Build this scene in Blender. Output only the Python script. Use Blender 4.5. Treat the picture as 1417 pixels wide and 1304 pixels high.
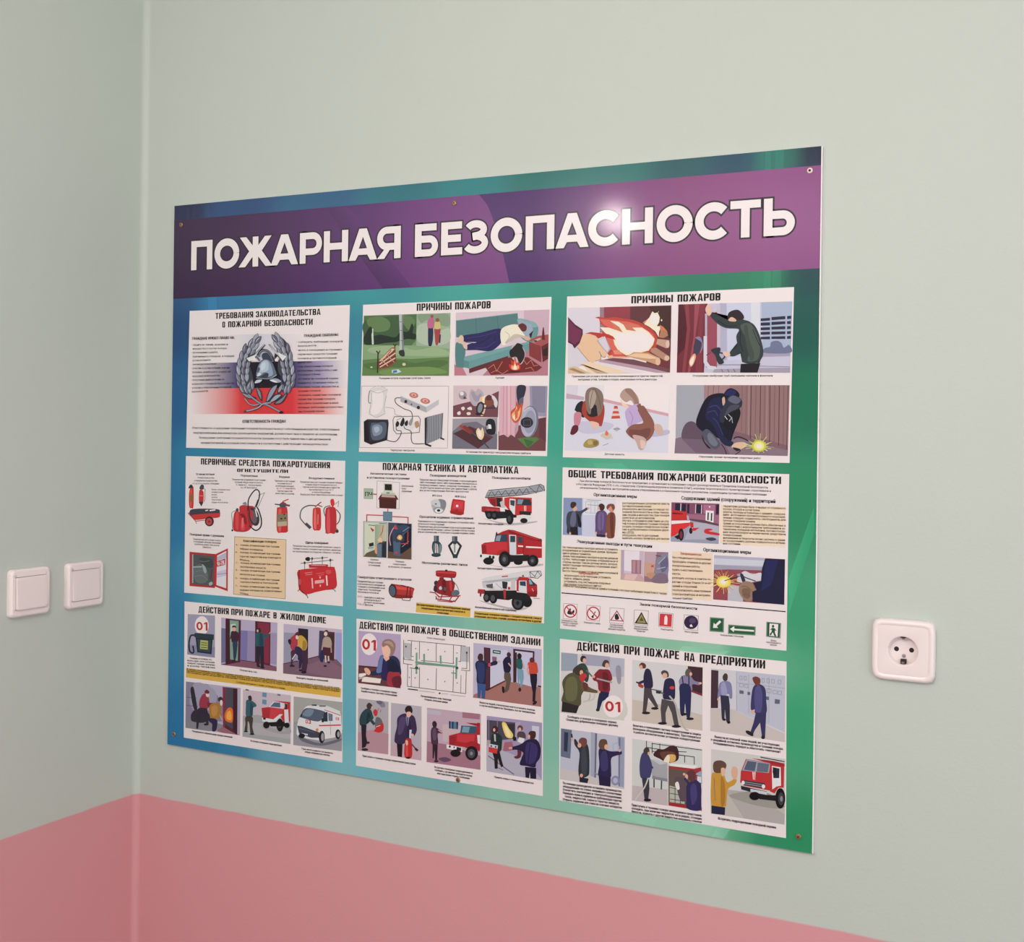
import bpy, math, random
from mathutils import Matrix, Vector
random.seed(4)
D = bpy.data
SC = bpy.context.scene
COL = SC.collection
PI = math.pi
for o in list(D.objects): D.objects.remove(o)

# ------------------------------------------------------------------ camera
cam_d = D.cameras.new('camera'); cam = D.objects.new('camera', cam_d); COL.objects.link(cam)
SC.camera = cam
F, YAW, ROLL = 1662.46, -0.46067, 0.01337
cam_d.sensor_fit = 'HORIZONTAL'; cam_d.sensor_width = 36.0
cam_d.lens = F / 1417 * 36.0
cam_d.shift_x = -39.74 / 1417; cam_d.shift_y = -58.8 / 1417
cam_d.clip_start = 0.02
cr, sr = math.cos(ROLL), math.sin(ROLL)
fw = Vector((math.sin(YAW), math.cos(YAW), 0)); rt = Vector((math.cos(YAW), -math.sin(YAW), 0)); up = rt.cross(fw)
r2 = cr * rt + sr * up; u2 = -sr * rt + cr * up
m = Matrix((r2, u2, -fw)).transposed().to_4x4()
m.translation = Vector((1.68443, -1.69079, 1.60004))
cam.matrix_world = m

# ------------------------------------------------------------------ world, lamps, exposure
W = D.worlds.new('world'); SC.world = W; W.use_nodes = True
W.node_tree.nodes['Background'].inputs[0].default_value = (1.0, 0.925, 0.925, 1)
W.node_tree.nodes['Background'].inputs[1].default_value = 0.60
def area(name, loc, target, size, size_y, power, color):
    l = D.lights.new(name, 'AREA'); l.shape = 'RECTANGLE'; l.size = size; l.size_y = size_y
    l.energy = power; l.color = color
    o = D.objects.new(name, l); COL.objects.link(o); o.location = loc
    o.rotation_euler = (Vector(target) - Vector(loc)).to_track_quat('-Z', 'Y').to_euler()
    return o
def bulb(name, loc, r, power, color):
    l = D.lights.new(name, 'POINT'); l.shadow_soft_size = r; l.energy = power; l.color = color
    o = D.objects.new(name, l); COL.objects.link(o); o.location = loc; return o
bulb('wall_lamp_light', (0.12, -2.0, 2.30), 0.045, 14, (1.0, 0.86, 0.84))
bulb('ceiling_lamp_light', (1.16, -1.75, 2.22), 0.07, 38, (1.0, 0.855, 0.845))
area('right_fill_light', (3.4, -2.0, 1.4), (1.5, 0.0, 1.1), 2.2, 2.0, 30, (0.93, 0.93, 0.96))  # added soft fill from the right; stands for no known window
SC.view_settings.view_transform = 'Standard'; SC.view_settings.look = 'None'
SC.view_settings.gamma = 1.0; SC.view_settings.exposure = 0.0
SC.view_settings.use_curve_mapping = False

# ------------------------------------------------------------------ helpers
def lin(c): return c / 12.92 if c <= 0.04045 else ((c + 0.055) / 1.055) ** 2.4
def srgb(h): return tuple(lin(int(h[i:i + 2], 16) / 255) for i in (0, 2, 4))
WHITE = srgb('e6d6d4')
def ink(h):
    """print colour: the colour seen, divided by what blank white stock shows"""
    c = srgb(h) if isinstance(h, str) else h
    c = [min(1.02, a / b) ** 1.16 for a, b in zip(c, WHITE)]; g = sum(c) / 3
    return tuple(min(0.78, max(0.003, k * (a * .95 + g * .05))) for a, k in zip(c, (0.765, 0.74, 0.74)))
def mat(name, color, rough=0.5, **kw):
    mt = D.materials.new(name); mt.use_nodes = True
    b = mt.node_tree.nodes['Principled BSDF']
    b.inputs['Base Color'].default_value = (*color, 1); b.inputs['Roughness'].default_value = rough
    for k, v in kw.items(): b.inputs[k.replace('_', ' ')].default_value = v
    return mt
def link(name, me, parent=None, m=None, loc=None):
    o = D.objects.new(name, me); COL.objects.link(o)
    if m: me.materials.append(m)
    if parent: o.parent = parent
    if loc: o.location = loc
    return o
def mesh(name, vs, fs, parent=None, m=None, smooth=False, loc=None):
    me = D.meshes.new(name); me.from_pydata(vs, [], fs); me.update()
    if smooth: me.polygons.foreach_set('use_smooth', [True] * len(me.polygons))
    return link(name, me, parent, m, loc)
def tag(o, label=None, cat=None, kind=None, group=None):
    if label: o['label'] = label
    if cat: o['category'] = cat
    if kind: o['kind'] = kind
    if group: o['group'] = group
    return o

# photograph -> board plane: the four corners of the hung board give a homography to its 1.2 x 1.0 m face
BW, BH = 1.2012, 0.9982
def homography(src, dst):
    n = 8; A = []
    for (x, y), (u, v) in zip(src, dst):
        A.append([x, y, 1, 0, 0, 0, -u * x, -u * y, u]); A.append([0, 0, 0, x, y, 1, -v * x, -v * y, v])
    for i in range(n):
        p = max(range(i, n), key=lambda r: abs(A[r][i])); A[i], A[p] = A[p], A[i]
        for r in range(n):
            if r != i:
                k = A[r][i] / A[i][i]
                for c in range(i, n + 1): A[r][c] -= k * A[i][c]
    return [A[i][n] / A[i][i] for i in range(n)]
HM = homography([(231, 1030), (242, 285), (1137, 202), (1125, 1181)], [(0, 0), (0, BH), (BW, BH), (BW, 0)])
def B(x, y):
    w = HM[6] * x + HM[7] * y + 1
    return ((HM[0] * x + HM[1] * y + HM[2]) / w, (HM[3] * x + HM[4] * y + HM[5]) / w)
CROPS = dict(A=(245, 415, 5.668), B=(490, 405, 5.0607), C=(770, 395, 4.1676), D=(245, 625, 5.7837), E=(490, 632, 5.1527),
             F=(765, 640, 4.1676), G=(225, 830, 5.3472), H=(485, 850, 5.0143), I=(765, 880, 3.7787),
             T=(225, 190, 2.9832), Z=(325, 455, 10.6), Y=(785, 415, 9.772), P=(0, 0, 1.0))

INK = D.materials.new('printed_ink'); INK.use_nodes = True
_nt = INK.node_tree; _b = _nt.nodes['Principled BSDF']
_c = _nt.nodes.new('ShaderNodeVertexColor'); _c.layer_name = 'ink'
_nt.links.new(_c.outputs['Color'], _b.inputs['Base Color'])
_b.inputs['Roughness'].default_value = 0.42
_b.inputs['Specular IOR Level'].default_value = 0.25
_b.inputs['Anisotropic'].default_value = 1.0
_tg = _nt.nodes.new('ShaderNodeCombineXYZ'); _tg.inputs[0].default_value = 1.0
_nt.links.new(_tg.outputs[0], _b.inputs['Tangent'])
_b.inputs['Coat Weight'].default_value = 0.2
_b.inputs['Coat Roughness'].default_value = 0.10

STEP = 1.0e-5
def _R(x0, y0, x1, y1): return [(x0, y0), (x1, y0), (x1, y1), (x0, y1)]
def _mir(P, w): return [(w - x, y) for x, y in P]
_S = .39; _B = .16
_L = _R(0, 0, _S, 1); _Rt = _R(1 - _S, 0, 1, 1); _Rr = [(1, .1), (1, .9), (.82, 1), (1 - _S, 1), (1 - _S, 0), (.82, 0)]; _Lr = _mir(_Rr, 1)
_T = _R(_S, 1 - _B, 1 - _S, 1); _Bt = _R(_S, 0, 1 - _S, _B); _M = _R(_S, .5 - _B / 2, 1 - _S, .5 + _B / 2)
def _bowl(y0, y1): return [_R(_S, y0, 1 - _S, y0 + _B), _R(_S, y1 - _B, 1 - _S, y1), [(1, y0 + .09), (1, y1 - .09), (.84, y1), (1 - _S, y1), (1 - _S, y0), (.84, y0)]]
HEAD = {
    'П': (1, [_L, _Rt, _T]), 'Н': (1, [_L, _Rt, _M]), 'О': (1, [_Lr, _Rr, _T, _Bt]), 'Р': (1, [_L] + _bowl(.38, 1)),
    'Е': (.88, [_L, _R(_S, 0, .88, _B), _R(_S, 1 - _B, .88, 1), _R(_S, .43, .82, .57)]),
    'И': (1.05, [_L, _R(.69, 0, 1.05, 1), [(_S, .12), (_S, .4), (.69, .88), (.69, .6)]]),
    'Т': (1, [_R(.32, 0, .68, 1), _R(0, 1 - _B, .32, 1), _R(.68, 1 - _B, 1, 1)]),
    'В': (1, [_L] + _bowl(0, .56) + _bowl(.46, 1)), 'Б': (1, [_L, _R(_S, 1 - _B, .92, 1)] + _bowl(0, .62)),
    'Ь': (1, [_L] + _bowl(0, .62)), 'Ы': (1.5, [_L, _R(1.14, 0, 1.5, 1)] + _bowl(0, .62)),
    'С': (1, [_Lr, _T, _Bt, [(1, .68), (1, .9), (.82, 1), (1 - _S, 1), (1 - _S, .68)], [(1, .32), (1, .1), (.82, 0), (1 - _S, 0), (1 - _S, .32)]]),
    'Я': (1, [_Rt, [(0, 0), (.38, 0), (.7, .45), (.36, .45)]] + [_mir(P, 1) for P in _bowl(.38, 1)]),
    'А': (1.1, [[(0, 0), (.35, 0), (.58, 1), (.34, 1)], [(1.1, 0), (.75, 0), (.52, 1), (.76, 1)], _R(.3, .18, .8, .33)]),
    'К': (1.05, [_L, [(_S, .42), (_S, .64), (.68, 1), (1.05, 1)], [(_S, .62), (_S, .38), (.68, 0), (1.06, 0), (.56, .62)]]),
    'Ж': (1.6, [_R(.62, 0, .98, 1), [(.62, .4), (.62, .64), (.36, 1), (0, 1)], [(.62, .62), (.62, .38), (.36, 0), (0, 0), (.44, .6)], [(.98, .4), (.98, .64), (1.24, 1), (1.6, 1)], [(.98, .62), (.98, .38), (1.24, 0), (1.6, 0), (1.16, .6)]]),
    'З': (1, [_R(_S, 1 - _B, 1 - _S, 1), _R(_S, 0, 1 - _S, _B), _R(.34, .43, .7, .57), [(0, .68), (0, .9), (.18, 1), (_S, 1), (_S, .68)], [(0, .32), (0, .1), (.18, 0), (_S, 0), (_S, .32)], [(1, .6), (1, .9), (.82, 1), (1 - _S, 1), (1 - _S, .5), (.9, .5)], [(1, .4), (1, .1), (.82, 0), (1 - _S, 0), (1 - _S, .5), (.9, .5)]]),
    'Л': (1.08, [_R(.72, 0, 1.08, 1), _R(.3, 1 - _B, .72, 1), [(0, 0), (.2, 0), (.44, .2), (.54, .86), (.24, .86), (.14, .2), (0, .16)]]),
    'Д': (1.2, [_R(.68, .1, 1.02, 1), _R(.3, 1 - _B, .7, 1), [(.12, .1), (.42, .1), (.56, .9), (.28, .9)], _R(0, 0, 1.2, .15), _R(0, -.14, .2, .02), _R(1, -.14, 1.2, .02)]),
    'М': (1.35, [_L, _R(.99, 0, 1.35, 1), [(.34, 1), (.56, .1), (.8, .1), (.6, 1)], [(1.01, 1), (.79, .1), (.55, .1), (.75, 1)]]),
    'Ш': (1.5, [_R(0, 0, .34, 1), _R(.58, 0, .92, 1), _R(1.16, 0, 1.5, 1), _R(.34, 0, .58, _B), _R(.92, 0, 1.16, _B)]),
    'Щ': (1.6, [_R(0, 0, .34, 1), _R(.58, 0, .92, 1), _R(1.16, 0, 1.5, 1), _R(.34, 0, .58, _B), _R(.92, 0, 1.16, _B), _R(1.44, -.14, 1.62, _B)]),
    'Ч': (1, [_R(1 - _S, 0, 1, 1), [(0, 1), (_S, 1), (_S, .5), (1 - _S, .5), (1 - _S, .36), (.16, .36), (0, .46)]]),
    'У': (1.05, [[(0, 1), (.36, 1), (.62, .3), (.4, .2)], [(1.05, 1), (.7, 1), (.38, .15), (.1, .14), (.1, 0), (.5, 0), (.62, .06)]]),
    'Х': (1.1, [[(0, 0), (.38, 0), (1.1, 1), (.72, 1)], [(0, 1), (.38, 1), (1.1, 0), (.72, 0)]]),
    'Г': (.85, [_L, _R(_S, 1 - _B, .85, 1)]), ' ': (.35, []),
}
HEAD['0'] = (1.05, [[(.05 + .5 + (.5 * math.cos(t)), .5 + .5 * math.sin(t)) for t in (q, q + PI / 12)] + [(.55 + .22 * math.cos(t), .5 + .3 * math.sin(t)) for t in (q + PI / 12, q)] for q in [PI / 12 * k for k in range(24)]])
HEAD['1'] = (.62, [_R(.3, 0, .6, 1), [(0, .7), (0, .82), (.3, 1), (.34, .8)]])
HEAD['3'] = (1, HEAD['З'][1])
HEAD['Й'] = (1.05, HEAD['И'][1] + [_R(.3, 1.05, .75, 1.13), _R(.24, 1.09, .36, 1.19), _R(.69, 1.09, .81, 1.19)])
FONT = {}
def glyphs(text, bold, space=1.0):
    key = (text, bold, space)
    if key not in FONT:
        cu = D.curves.new('lettering', 'FONT'); cu.body = text; cu.resolution_u = 1 if len(text) > 12 else 3
        cu.offset = 0.006 if bold else 0; cu.space_character = space; cu.fill_mode = 'FRONT'
        ob = D.objects.new('lettering', cu); COL.objects.link(ob)
        me = D.meshes.new_from_object(ob.evaluated_get(bpy.context.evaluated_depsgraph_get()))
        vs = [(v.co.x, v.co.y) for v in me.vertices]; fs = [tuple(p.vertices) for p in me.polygons]
        D.objects.remove(ob); D.curves.remove(cu); D.meshes.remove(me)
        x0 = min(v[0] for v in vs); x1 = max(v[0] for v in vs)
        FONT[key] = ([((x - x0) / (x1 - x0), y / 0.73) for x, y in vs], fs, (x1 - x0) / 0.73)
    return FONT[key]

def smooth_path(pts, closed, n=5):
    out = []; k = len(pts)
    rng = range(k) if closed else range(k - 1)
    for i in rng:
        if closed: p0, p1, p2, p3 = pts[i - 1], pts[i], pts[(i + 1) % k], pts[(i + 2) % k]
        else: p0, p1, p2, p3 = pts[max(i - 1, 0)], pts[i], pts[i + 1], pts[min(i + 2, k - 1)]
        for j in range(n):
            t = j / n
            out.append(tuple(0.5 * (2 * b + (c - a) * t + (2 * a - 5 * b + 4 * c - d) * t * t + (3 * b - a - 3 * c + d) * t ** 3)
                             for a, b, c, d in zip(p0, p1, p2, p3)))
    if not closed: out.append(pts[-1])
    return out

class Art:
    """flat print: coloured shapes laid over one another on the board's face, joined into one mesh"""
    def __init__(s, crop='P', base=0.0004):
        s.o = CROPS[crop]; s.v = []; s.f = []; s.c = []; s.z = base
    def m(s, p): return B(s.o[0] + p[0] / s.o[2], s.o[1] + p[1] / s.o[2])
    def raw(s, pts, faces, cols):
        """pts in metres on the board; cols: one colour, or one per point"""
        i = len(s.v); s.v += [(x, -s.z, y) for x, y in pts]
        for f in faces:
            if sum(pts[f[k - 1]][0] * pts[f[k]][1] - pts[f[k]][0] * pts[f[k - 1]][1] for k in range(len(f))) < 0: f = f[::-1]
            s.f.append(tuple(i + k for k in f))
            for k in f: s.c.append(cols if not isinstance(cols, list) else cols[k])
    def up(s): s.z += STEP
    def poly(s, h, pts):
        s.up(); s.raw([s.m(p) for p in pts], [tuple(range(len(pts)))], ink(h))
    def grad(s, h1, h2, q, vert=False, n=6):
        """quad TL TR BR BL, colour h1 at the left (top) to h2 at the right (bottom)"""
        s.up(); a, b = ink(h1), ink(h2); q = [s.m(p) for p in q]
        if vert: q = [q[0], q[3], q[2], q[1]]
        pts = []; cols = []
        for i in range(n + 1):
            t = i / n
            pts += [tuple(u + (w - u) * t for u, w in zip(q[0], q[1])), tuple(u + (w - u) * t for u, w in zip(q[3], q[2]))]
            cols += [tuple(u + (w - u) * t for u, w in zip(a, b))] * 2
        s.raw(pts, [(2 * i, 2 * i + 2, 2 * i + 3, 2 * i + 1) for i in range(n)], cols)
    def ell(s, h, cx, cy, rx, ry, rot=0, n=22):
        c, d = math.cos(math.radians(rot)), math.sin(math.radians(rot))
        s.poly(h, [(cx + rx * math.cos(t) * c - ry * math.sin(t) * d, cy + rx * math.cos(t) * d + ry * math.sin(t) * c)
                   for t in [2 * PI * k / n for k in range(n)]])
    def line(s, h, w, pts, closed=False):
        s.up(); n = len(pts); L = []; R = []
        for i in range(n):
            a = pts[i - 1] if (i or closed) else None; b = pts[i]; c = pts[(i + 1) % n] if (i < n - 1 or closed) else None
            d = []
            for p, q in ((a, b), (b, c)):
                if p and q:
                    l = math.hypot(q[0] - p[0], q[1] - p[1]) or 1; d.append(((q[0] - p[0]) / l, (q[1] - p[1]) / l))
            if len(d) == 1: nx, ny = -d[0][1], d[0][0]; k = 1
            else:
                nx, ny = -(d[0][1] + d[1][1]), d[0][0] + d[1][0]; l = math.hypot(nx, ny) or 1; nx /= l; ny /= l
                k = 1 / max(0.45, nx * -d[0][1] + ny * d[0][0])
            L.append((b[0] + nx * w / 2 * k, b[1] + ny * w / 2 * k)); R.append((b[0] - nx * w / 2 * k, b[1] - ny * w / 2 * k))
        mm = n if closed else n - 1
        s.raw([s.m(p) for p in L + R], [(i, (i + 1) % n, n + (i + 1) % n, n + i) for i in range(mm)], ink(h))
    def text(s, h, cap, p0, p1, txt, bold=0.0, fit=True, space=1.0, align='c'):
        vs, fs, asp = glyphs(txt, bold, space)
        a, b = s.m(p0), s.m(p1); top = s.m((p0[0], p0[1] - cap)); hh = math.hypot(top[0] - a[0], top[1] - a[1])
        dx, dy = b[0] - a[0], b[1] - a[1]; L = math.hypot(dx, dy); ux, uy = dx / L, dy / L
        wd = L if fit else min(L, asp * hh * 0.86)
        off = 0 if fit or align == 'l' else (L - wd) / 2
        i = ink(h)
        for sh_ in ((-.035, .035) if bold >= .03 else (0,)):
            s.up(); q = off + sh_ * hh
            s.raw([(a[0] + ux * (q + x * wd) - uy * y * hh, a[1] + uy * (q + x * wd) + ux * y * hh) for x, y in vs], fs, i)
    def head(s, h, cap, p0, p1, txt):
        """condensed heavy capitals, each letter made of straight-cut pieces"""
        a, b = s.m(p0), s.m(p1); top = s.m((p0[0], p0[1] - cap)); hh = math.hypot(top[0] - a[0], top[1] - a[1])
        dx, dy = b[0] - a[0], b[1] - a[1]; L = math.hypot(dx, dy); ux, uy = dx / L, dy / L
        gap = 0.16; tot = sum(HEAD[c][0] for c in txt) + gap * (len(txt) - 1); k = L / tot; x0 = 0; s.up(); i = ink(h)
        for c in txt:
            w, polys = HEAD[c]
            for P in polys:
                s.raw([(a[0] + ux * (x0 + x) * k - uy * y * hh, a[1] + uy * (x0 + x) * k + ux * y * hh) for x, y in P], [tuple(range(len(P)))], i)
            x0 += w + gap
    def para(s, h, cap, p0, p1, dy, lines, align='c', bold=0.012, k=1.0):
        """lines under one another; a line starting with = is stretched to the full width"""
        for i, t in enumerate(lines):
            if not t: continue
            q0 = (p0[0], p0[1] + dy * i); q1 = (p1[0], p1[1] + dy * i * k)
            full = t[0] == '='
            s.text(h, cap, q0, q1, t.lstrip('='), bold, fit=full, align=align)
    def draw(s, spec):
        """P/S polygon, smooth polygon; L/C line, smooth line; O closed line; E ellipse; G/V gradient quads; T text"""
        for ln in spec.strip().split('\n'):
            t = ln.split()
            if not t: continue
            k = t[0]
            pt = lambda a: [tuple(float(q) for q in p.split(',')) for p in a]
            if k == 'P': s.poly(t[1], pt(t[2:]))
            elif k == 'S': s.poly(t[1], smooth_path(pt(t[2:]), True, 4))
            elif k == 'E': s.ell(t[1], *[float(q) for q in t[2:]])
            elif k == 'L': s.line(t[1], float(t[2]), pt(t[3:]))
            elif k == 'C': s.line(t[1], float(t[2]), smooth_path(pt(t[3:]), False))
            elif k == 'O': s.line(t[1], float(t[2]), pt(t[3:]), True)
            elif k == 'G': s.grad(t[1], t[2], pt(t[3:]))
            elif k == 'V': s.grad(t[1], t[2], pt(t[3:]), True)
            elif k == 'T' and t[-1] in ('01', '03'): q = pt(t[3:5]); s.head(t[1], float(t[2]), q[0], q[1], t[-1])
            elif k == 'T': q = pt(t[3:5]); s.text(t[1], float(t[2]), q[0], q[1], ' '.join(t[6:]), float(t[5]))
            else: raise ValueError(ln)
        return s
    def build(s, name, parent, label=None):
        me = D.meshes.new(name); me.from_pydata(s.v, [], s.f); me.update()
        ca = me.color_attributes.new('ink', 'FLOAT_COLOR', 'CORNER')
        ca.data.foreach_set('color', [q for c in s.c for q in (*c[:3], 1.0)])
        o = link(name, me, parent, INK)
        if label: o['label'] = label
        return o

# ------------------------------------------------------------------ the room: two painted walls meeting in a corner
WALL_Y = 0.006
ZP = 0.9015          # where the pink dado ends
def wall_mat(name, tilt=0.0):
    mt = D.materials.new(name); mt.use_nodes = True; nt = mt.node_tree; b = nt.nodes['Principled BSDF']
    N = nt.nodes.new; geo = N('ShaderNodeNewGeometry'); sep = N('ShaderNodeSeparateXYZ'); nt.links.new(geo.outputs['Position'], sep.inputs[0])
    nz = N('ShaderNodeTexNoise'); nz.inputs['Scale'].default_value = 9; nz.inputs['Detail'].default_value = 3
    nt.links.new(geo.outputs['Position'], nz.inputs['Vector'])
    w = N('ShaderNodeMath'); w.operation = 'MULTIPLY_ADD'; w.inputs[1].default_value = 0.006; nt.links.new(nz.outputs[0], w.inputs[0]); nt.links.new(sep.outputs['Z'], w.inputs[2])
    st = N('ShaderNodeMapRange'); st.inputs['From Min'].default_value = ZP + 0.0015; st.inputs['From Max'].default_value = ZP + 0.0045
    nt.links.new(w.outputs[0], st.inputs['Value'])
    n2 = N('ShaderNodeTexNoise'); n2.inputs['Scale'].default_value = 1.6; n2.inputs['Detail'].default_value = 5
    nt.links.new(geo.outputs['Position'], n2.inputs['Vector'])
    def var(c1, c2):
        mx = N('ShaderNodeMix'); mx.data_type = 'RGBA'; mx.inputs[6].default_value = (*c1, 1); mx.inputs[7].default_value = (*c2, 1)
        nt.links.new(n2.outputs[0], mx.inputs[0]); return mx
    g = var(GREEN_A, GREEN_B); p = var(PINK_A, PINK_B)
    mx = N('ShaderNodeMix'); mx.data_type = 'RGBA'
    nt.links.new(st.outputs[0], mx.inputs[0]); nt.links.new(p.outputs[2], mx.inputs[6]); nt.links.new(g.outputs[2], mx.inputs[7])
    nt.links.new(mx.outputs[2], b.inputs['Base Color'])
    b.inputs['Roughness'].default_value = 0.6; b.inputs['Specular IOR Level'].default_value = 0.3
    n3 = N('ShaderNodeTexNoise'); n3.inputs['Scale'].default_value = 220; n3.inputs['Detail'].default_value = 4
    n4 = N('ShaderNodeTexNoise'); n4.inputs['Scale'].default_value = 14; n4.inputs['Detail'].default_value = 2
    for q in (n3, n4): nt.links.new(geo.outputs['Position'], q.inputs['Vector'])
    ad = N('ShaderNodeMath'); ad.operation = 'MULTIPLY_ADD'; ad.inputs[1].default_value = 2.0
    nt.links.new(n4.outputs[0], ad.inputs[0]); nt.links.new(n3.outputs[0], ad.inputs[2])
    bp = N('ShaderNodeBump'); bp.inputs['Strength'].default_value = 0.12; bp.inputs['Distance'].default_value = 0.002
    nt.links.new(ad.outputs[0], bp.inputs['Height']); nt.links.new(bp.outputs[0], b.inputs['Normal'])
    return mt
GREEN_A, GREEN_B = (0.498, 0.575, 0.520), (0.524, 0.595, 0.540)
PINK_A, PINK_B = (0.640, 0.310, 0.335), (0.670, 0.330, 0.355)
WM = wall_mat('painted_plaster')
def box(name, x0, y0, z0, x1, y1, z1, m, parent=None):
    v = [(x, y, z) for x in (x0, x1) for y in (y0, y1) for z in (z0, z1)]
    return mesh(name, v, [(0, 1, 3, 2), (4, 6, 7, 5), (0, 4, 5, 1), (2, 3, 7, 6), (0, 2, 6, 4), (1, 5, 7, 3)], parent, m)
# the back wall, with the inside corner rounded over by plaster (a soft fillet)
def fillet_wall():
    H = 2.7; r = 0.012; a = 0.0188
    pts = [(4.2, WALL_Y)]
    n = 6
    for k in range(n + 1):
        t = k / n * PI / 2
        pts.append((r - r * math.sin(t), WALL_Y - r + r * math.cos(t)))
    back = pts[:n // 2 + 2]; left = pts[n // 2 + 1:]
    left = left + [(-4.2 * math.sin(a), -4.2 * math.cos(a))]
    for name, ps in (('wall_back', back), ('wall_left', left)):
        v = [(x, y, z) for x, y in ps for z in (0, H)]
        # outer skin gives the wall thickness
        if name == 'wall_back': outer = [(-0.15, 0.15), (4.2, 0.15)]
        else: outer = [(-4.2 * math.sin(a) - 0.15, -4.2 * math.cos(a)), (-0.15, 0.15)]
        k = len(ps); v += [(x, y, z) for x, y in outer for z in (0, H)]
        f = [(2 * i, 2 * i + 1, 2 * i + 3, 2 * i + 2) for i in range(k + 1)] + [(2 * k + 2, 2 * k + 3, 1, 0)]
        f += [tuple(2 * i for i in range(k + 2)), tuple(2 * i + 1 for i in reversed(range(k + 2)))]
        tag(mesh(name, v, f, m=WM, smooth=False), kind='structure')
fillet_wall()
tag(box('floor', -0.4, -4.2, -0.1, 4.2, 0.15, 0.0, mat('grey_linoleum', (0.26, 0.22, 0.19), 0.45)), kind='structure')
tag(box('ceiling', -0.4, -4.2, 2.7, 4.2, 0.15, 2.8, mat('white_ceiling_paint', (0.8, 0.78, 0.75), 0.8)), kind='structure')

# ------------------------------------------------------------------ the board
board = D.objects.new('information_board', None); COL.objects.link(board)
board.location = (0.08132, 0.0, 1.00548)
tag(board, 'large glossy printed fire safety board with purple title band screwed to the green wall', 'poster board')
_h = homography([(0, 0), (0, 1), (1, 1), (1, 0)], [(0, 0), (0, 1), (1, 1), (1, 0)])
box('backing_panel', 0, 0.0, 0, BW, 0.0058, BH, mat('white_plastic_sheet', (0.86, 0.82, 0.80), 0.4), board)['label'] = 'white plastic backing sheet with thin visible edge'

BG = [(l.split()[0], *map(float, l.split()[1:])) for l in '''
1c2a50 250 290
26507c 330 282
2c6486 450 272
23747f 560 262
2a8284 650 254
26746f 750 244
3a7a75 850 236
37646a 950 226
32566a 1020 220
327a6c 1075 212
28324a 1132 206
285a84 250 412
2d7aa2 300 412
387f9a 400 408
3c969a 500 402
46a096 650 394
3a9080 760 388
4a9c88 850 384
338068 950 380
348466 1060 378
1e5054 1115 376
1e507c 245 450
2364918 245 550
2378a0 240 700
2d80a4 240 850
2378a4 238 1000
3b8699 492 450
3c91a4 492 550
5aa4aa 490 650
6eaab4 488 800
69aab8 486 1000
7cb6bc 486 1060
32907f 772 450
3ca08b 770 600
5aa48e 768 700
74b09c 766 850
84b6a4 766 1000
94baa6 766 1120
1e5f55 1112 450
19785a 1112 550
288c64 1108 700
3c9b73 1106 850
3aa075 1104 1000
2d9164 1102 1150
287da0 300 1046
64a0b2 400 1066
78b4bc 500 1080
7dafaf 600 1098
90baaa 700 1112
94bea8 800 1128
96c3ab 900 1146
86bca0 1000 1160
32916a 1060 1168
62a9b0 380 838
4f9cae 300 832
62aab0 460 842
7ab2a6 560 862
8cb8a4 700 872
8ebaa0 900 910
64aa88 1040 916
2d86a4 300 626
44989f 400 628
56a39c 600 634
6cab96 720 638
5ba88b 850 648
3a9972 1000 650
96c3ab 950 1152
9cc8b0 985 1152
40986f 1014 1160
98c0a8 985 905
5aa682 1035 912
96c3ab 850 1136
'''.strip().split('\n')]
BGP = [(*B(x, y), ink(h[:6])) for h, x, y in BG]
def bgcol(s, t):
    w = 0; c = [0, 0, 0]
    for a, b, k in BGP:
        d = ((a - s) ** 2 + (b - t) ** 2 + 2e-4) ** -1.8
        w += d
        for i in range(3): c[i] += k[i] * d
    return tuple(q / w for q in c)
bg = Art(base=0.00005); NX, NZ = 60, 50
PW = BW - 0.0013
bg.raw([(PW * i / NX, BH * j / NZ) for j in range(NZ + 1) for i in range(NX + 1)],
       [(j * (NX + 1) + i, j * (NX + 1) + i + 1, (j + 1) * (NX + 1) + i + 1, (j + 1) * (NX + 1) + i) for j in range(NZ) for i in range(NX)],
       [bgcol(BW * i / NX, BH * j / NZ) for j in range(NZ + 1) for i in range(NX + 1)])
# soft diagonal light rays of the printed background (photo points, brightness)
for q, k in [([(258, 288), (262, 287), (268, 412), (262, 412)], 1.35), ([(266, 287), (270, 286), (278, 411), (270, 412)], 1.25),
             ([(283, 285), (290, 284), (304, 470), (290, 470)], 1.22),
             ([(1040, 211), (1056, 210), (1062, 400), (1038, 400)], 1.1), ([(1058, 209), (1066, 208), (1066, 400), (1056, 400)], 1.25),
             ([(1072, 208), (1084, 207), (1080, 400), (1068, 400)], 1.2),
             ([(640, 845), (655, 845), (705, 1110), (680, 1110)], 1.04), ([(330, 828), (370, 834), (330, 1050), (300, 1046)], 1.08),
             ([(945, 893), (1010, 900), (985, 915), (930, 908)], 1.16), ([(860, 1130), (890, 1095), (925, 1100), (905, 1146)], 1.07),
             ([(985, 1158), (1000, 1130), (1022, 1133), (1001, 1161)], 1.08), ([(1091, 800), (1126, 700), (1127, 735), (1091, 850)], 1.3),
             ([(820, 640), (860, 640), (880, 655), (830, 655)], 1.12), ([(300, 1040), (335, 1046), (325, 1053), (300, 1048)], 1.1)]:
    pts = []; cols = []
    q = [B(*p) for p in q]; n = 6; bg.up()
    for i in range(n + 1):
        t = i / n
        for a, b in ((q[0], q[3]), (q[1], q[2])):
            p = (a[0] + (b[0] - a[0]) * t, max(0, min(BH, a[1] + (b[1] - a[1]) * t))); pts.append(p); cols.append(tuple(min(.9, c * k) for c in bgcol(*p)))
    bg.raw(pts, [(2 * i, 2 * i + 1, 2 * i + 3, 2 * i + 2) for i in range(n)], cols)
bg.build('background_print', board, 'blue to green gradient print with pale light rays')

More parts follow.
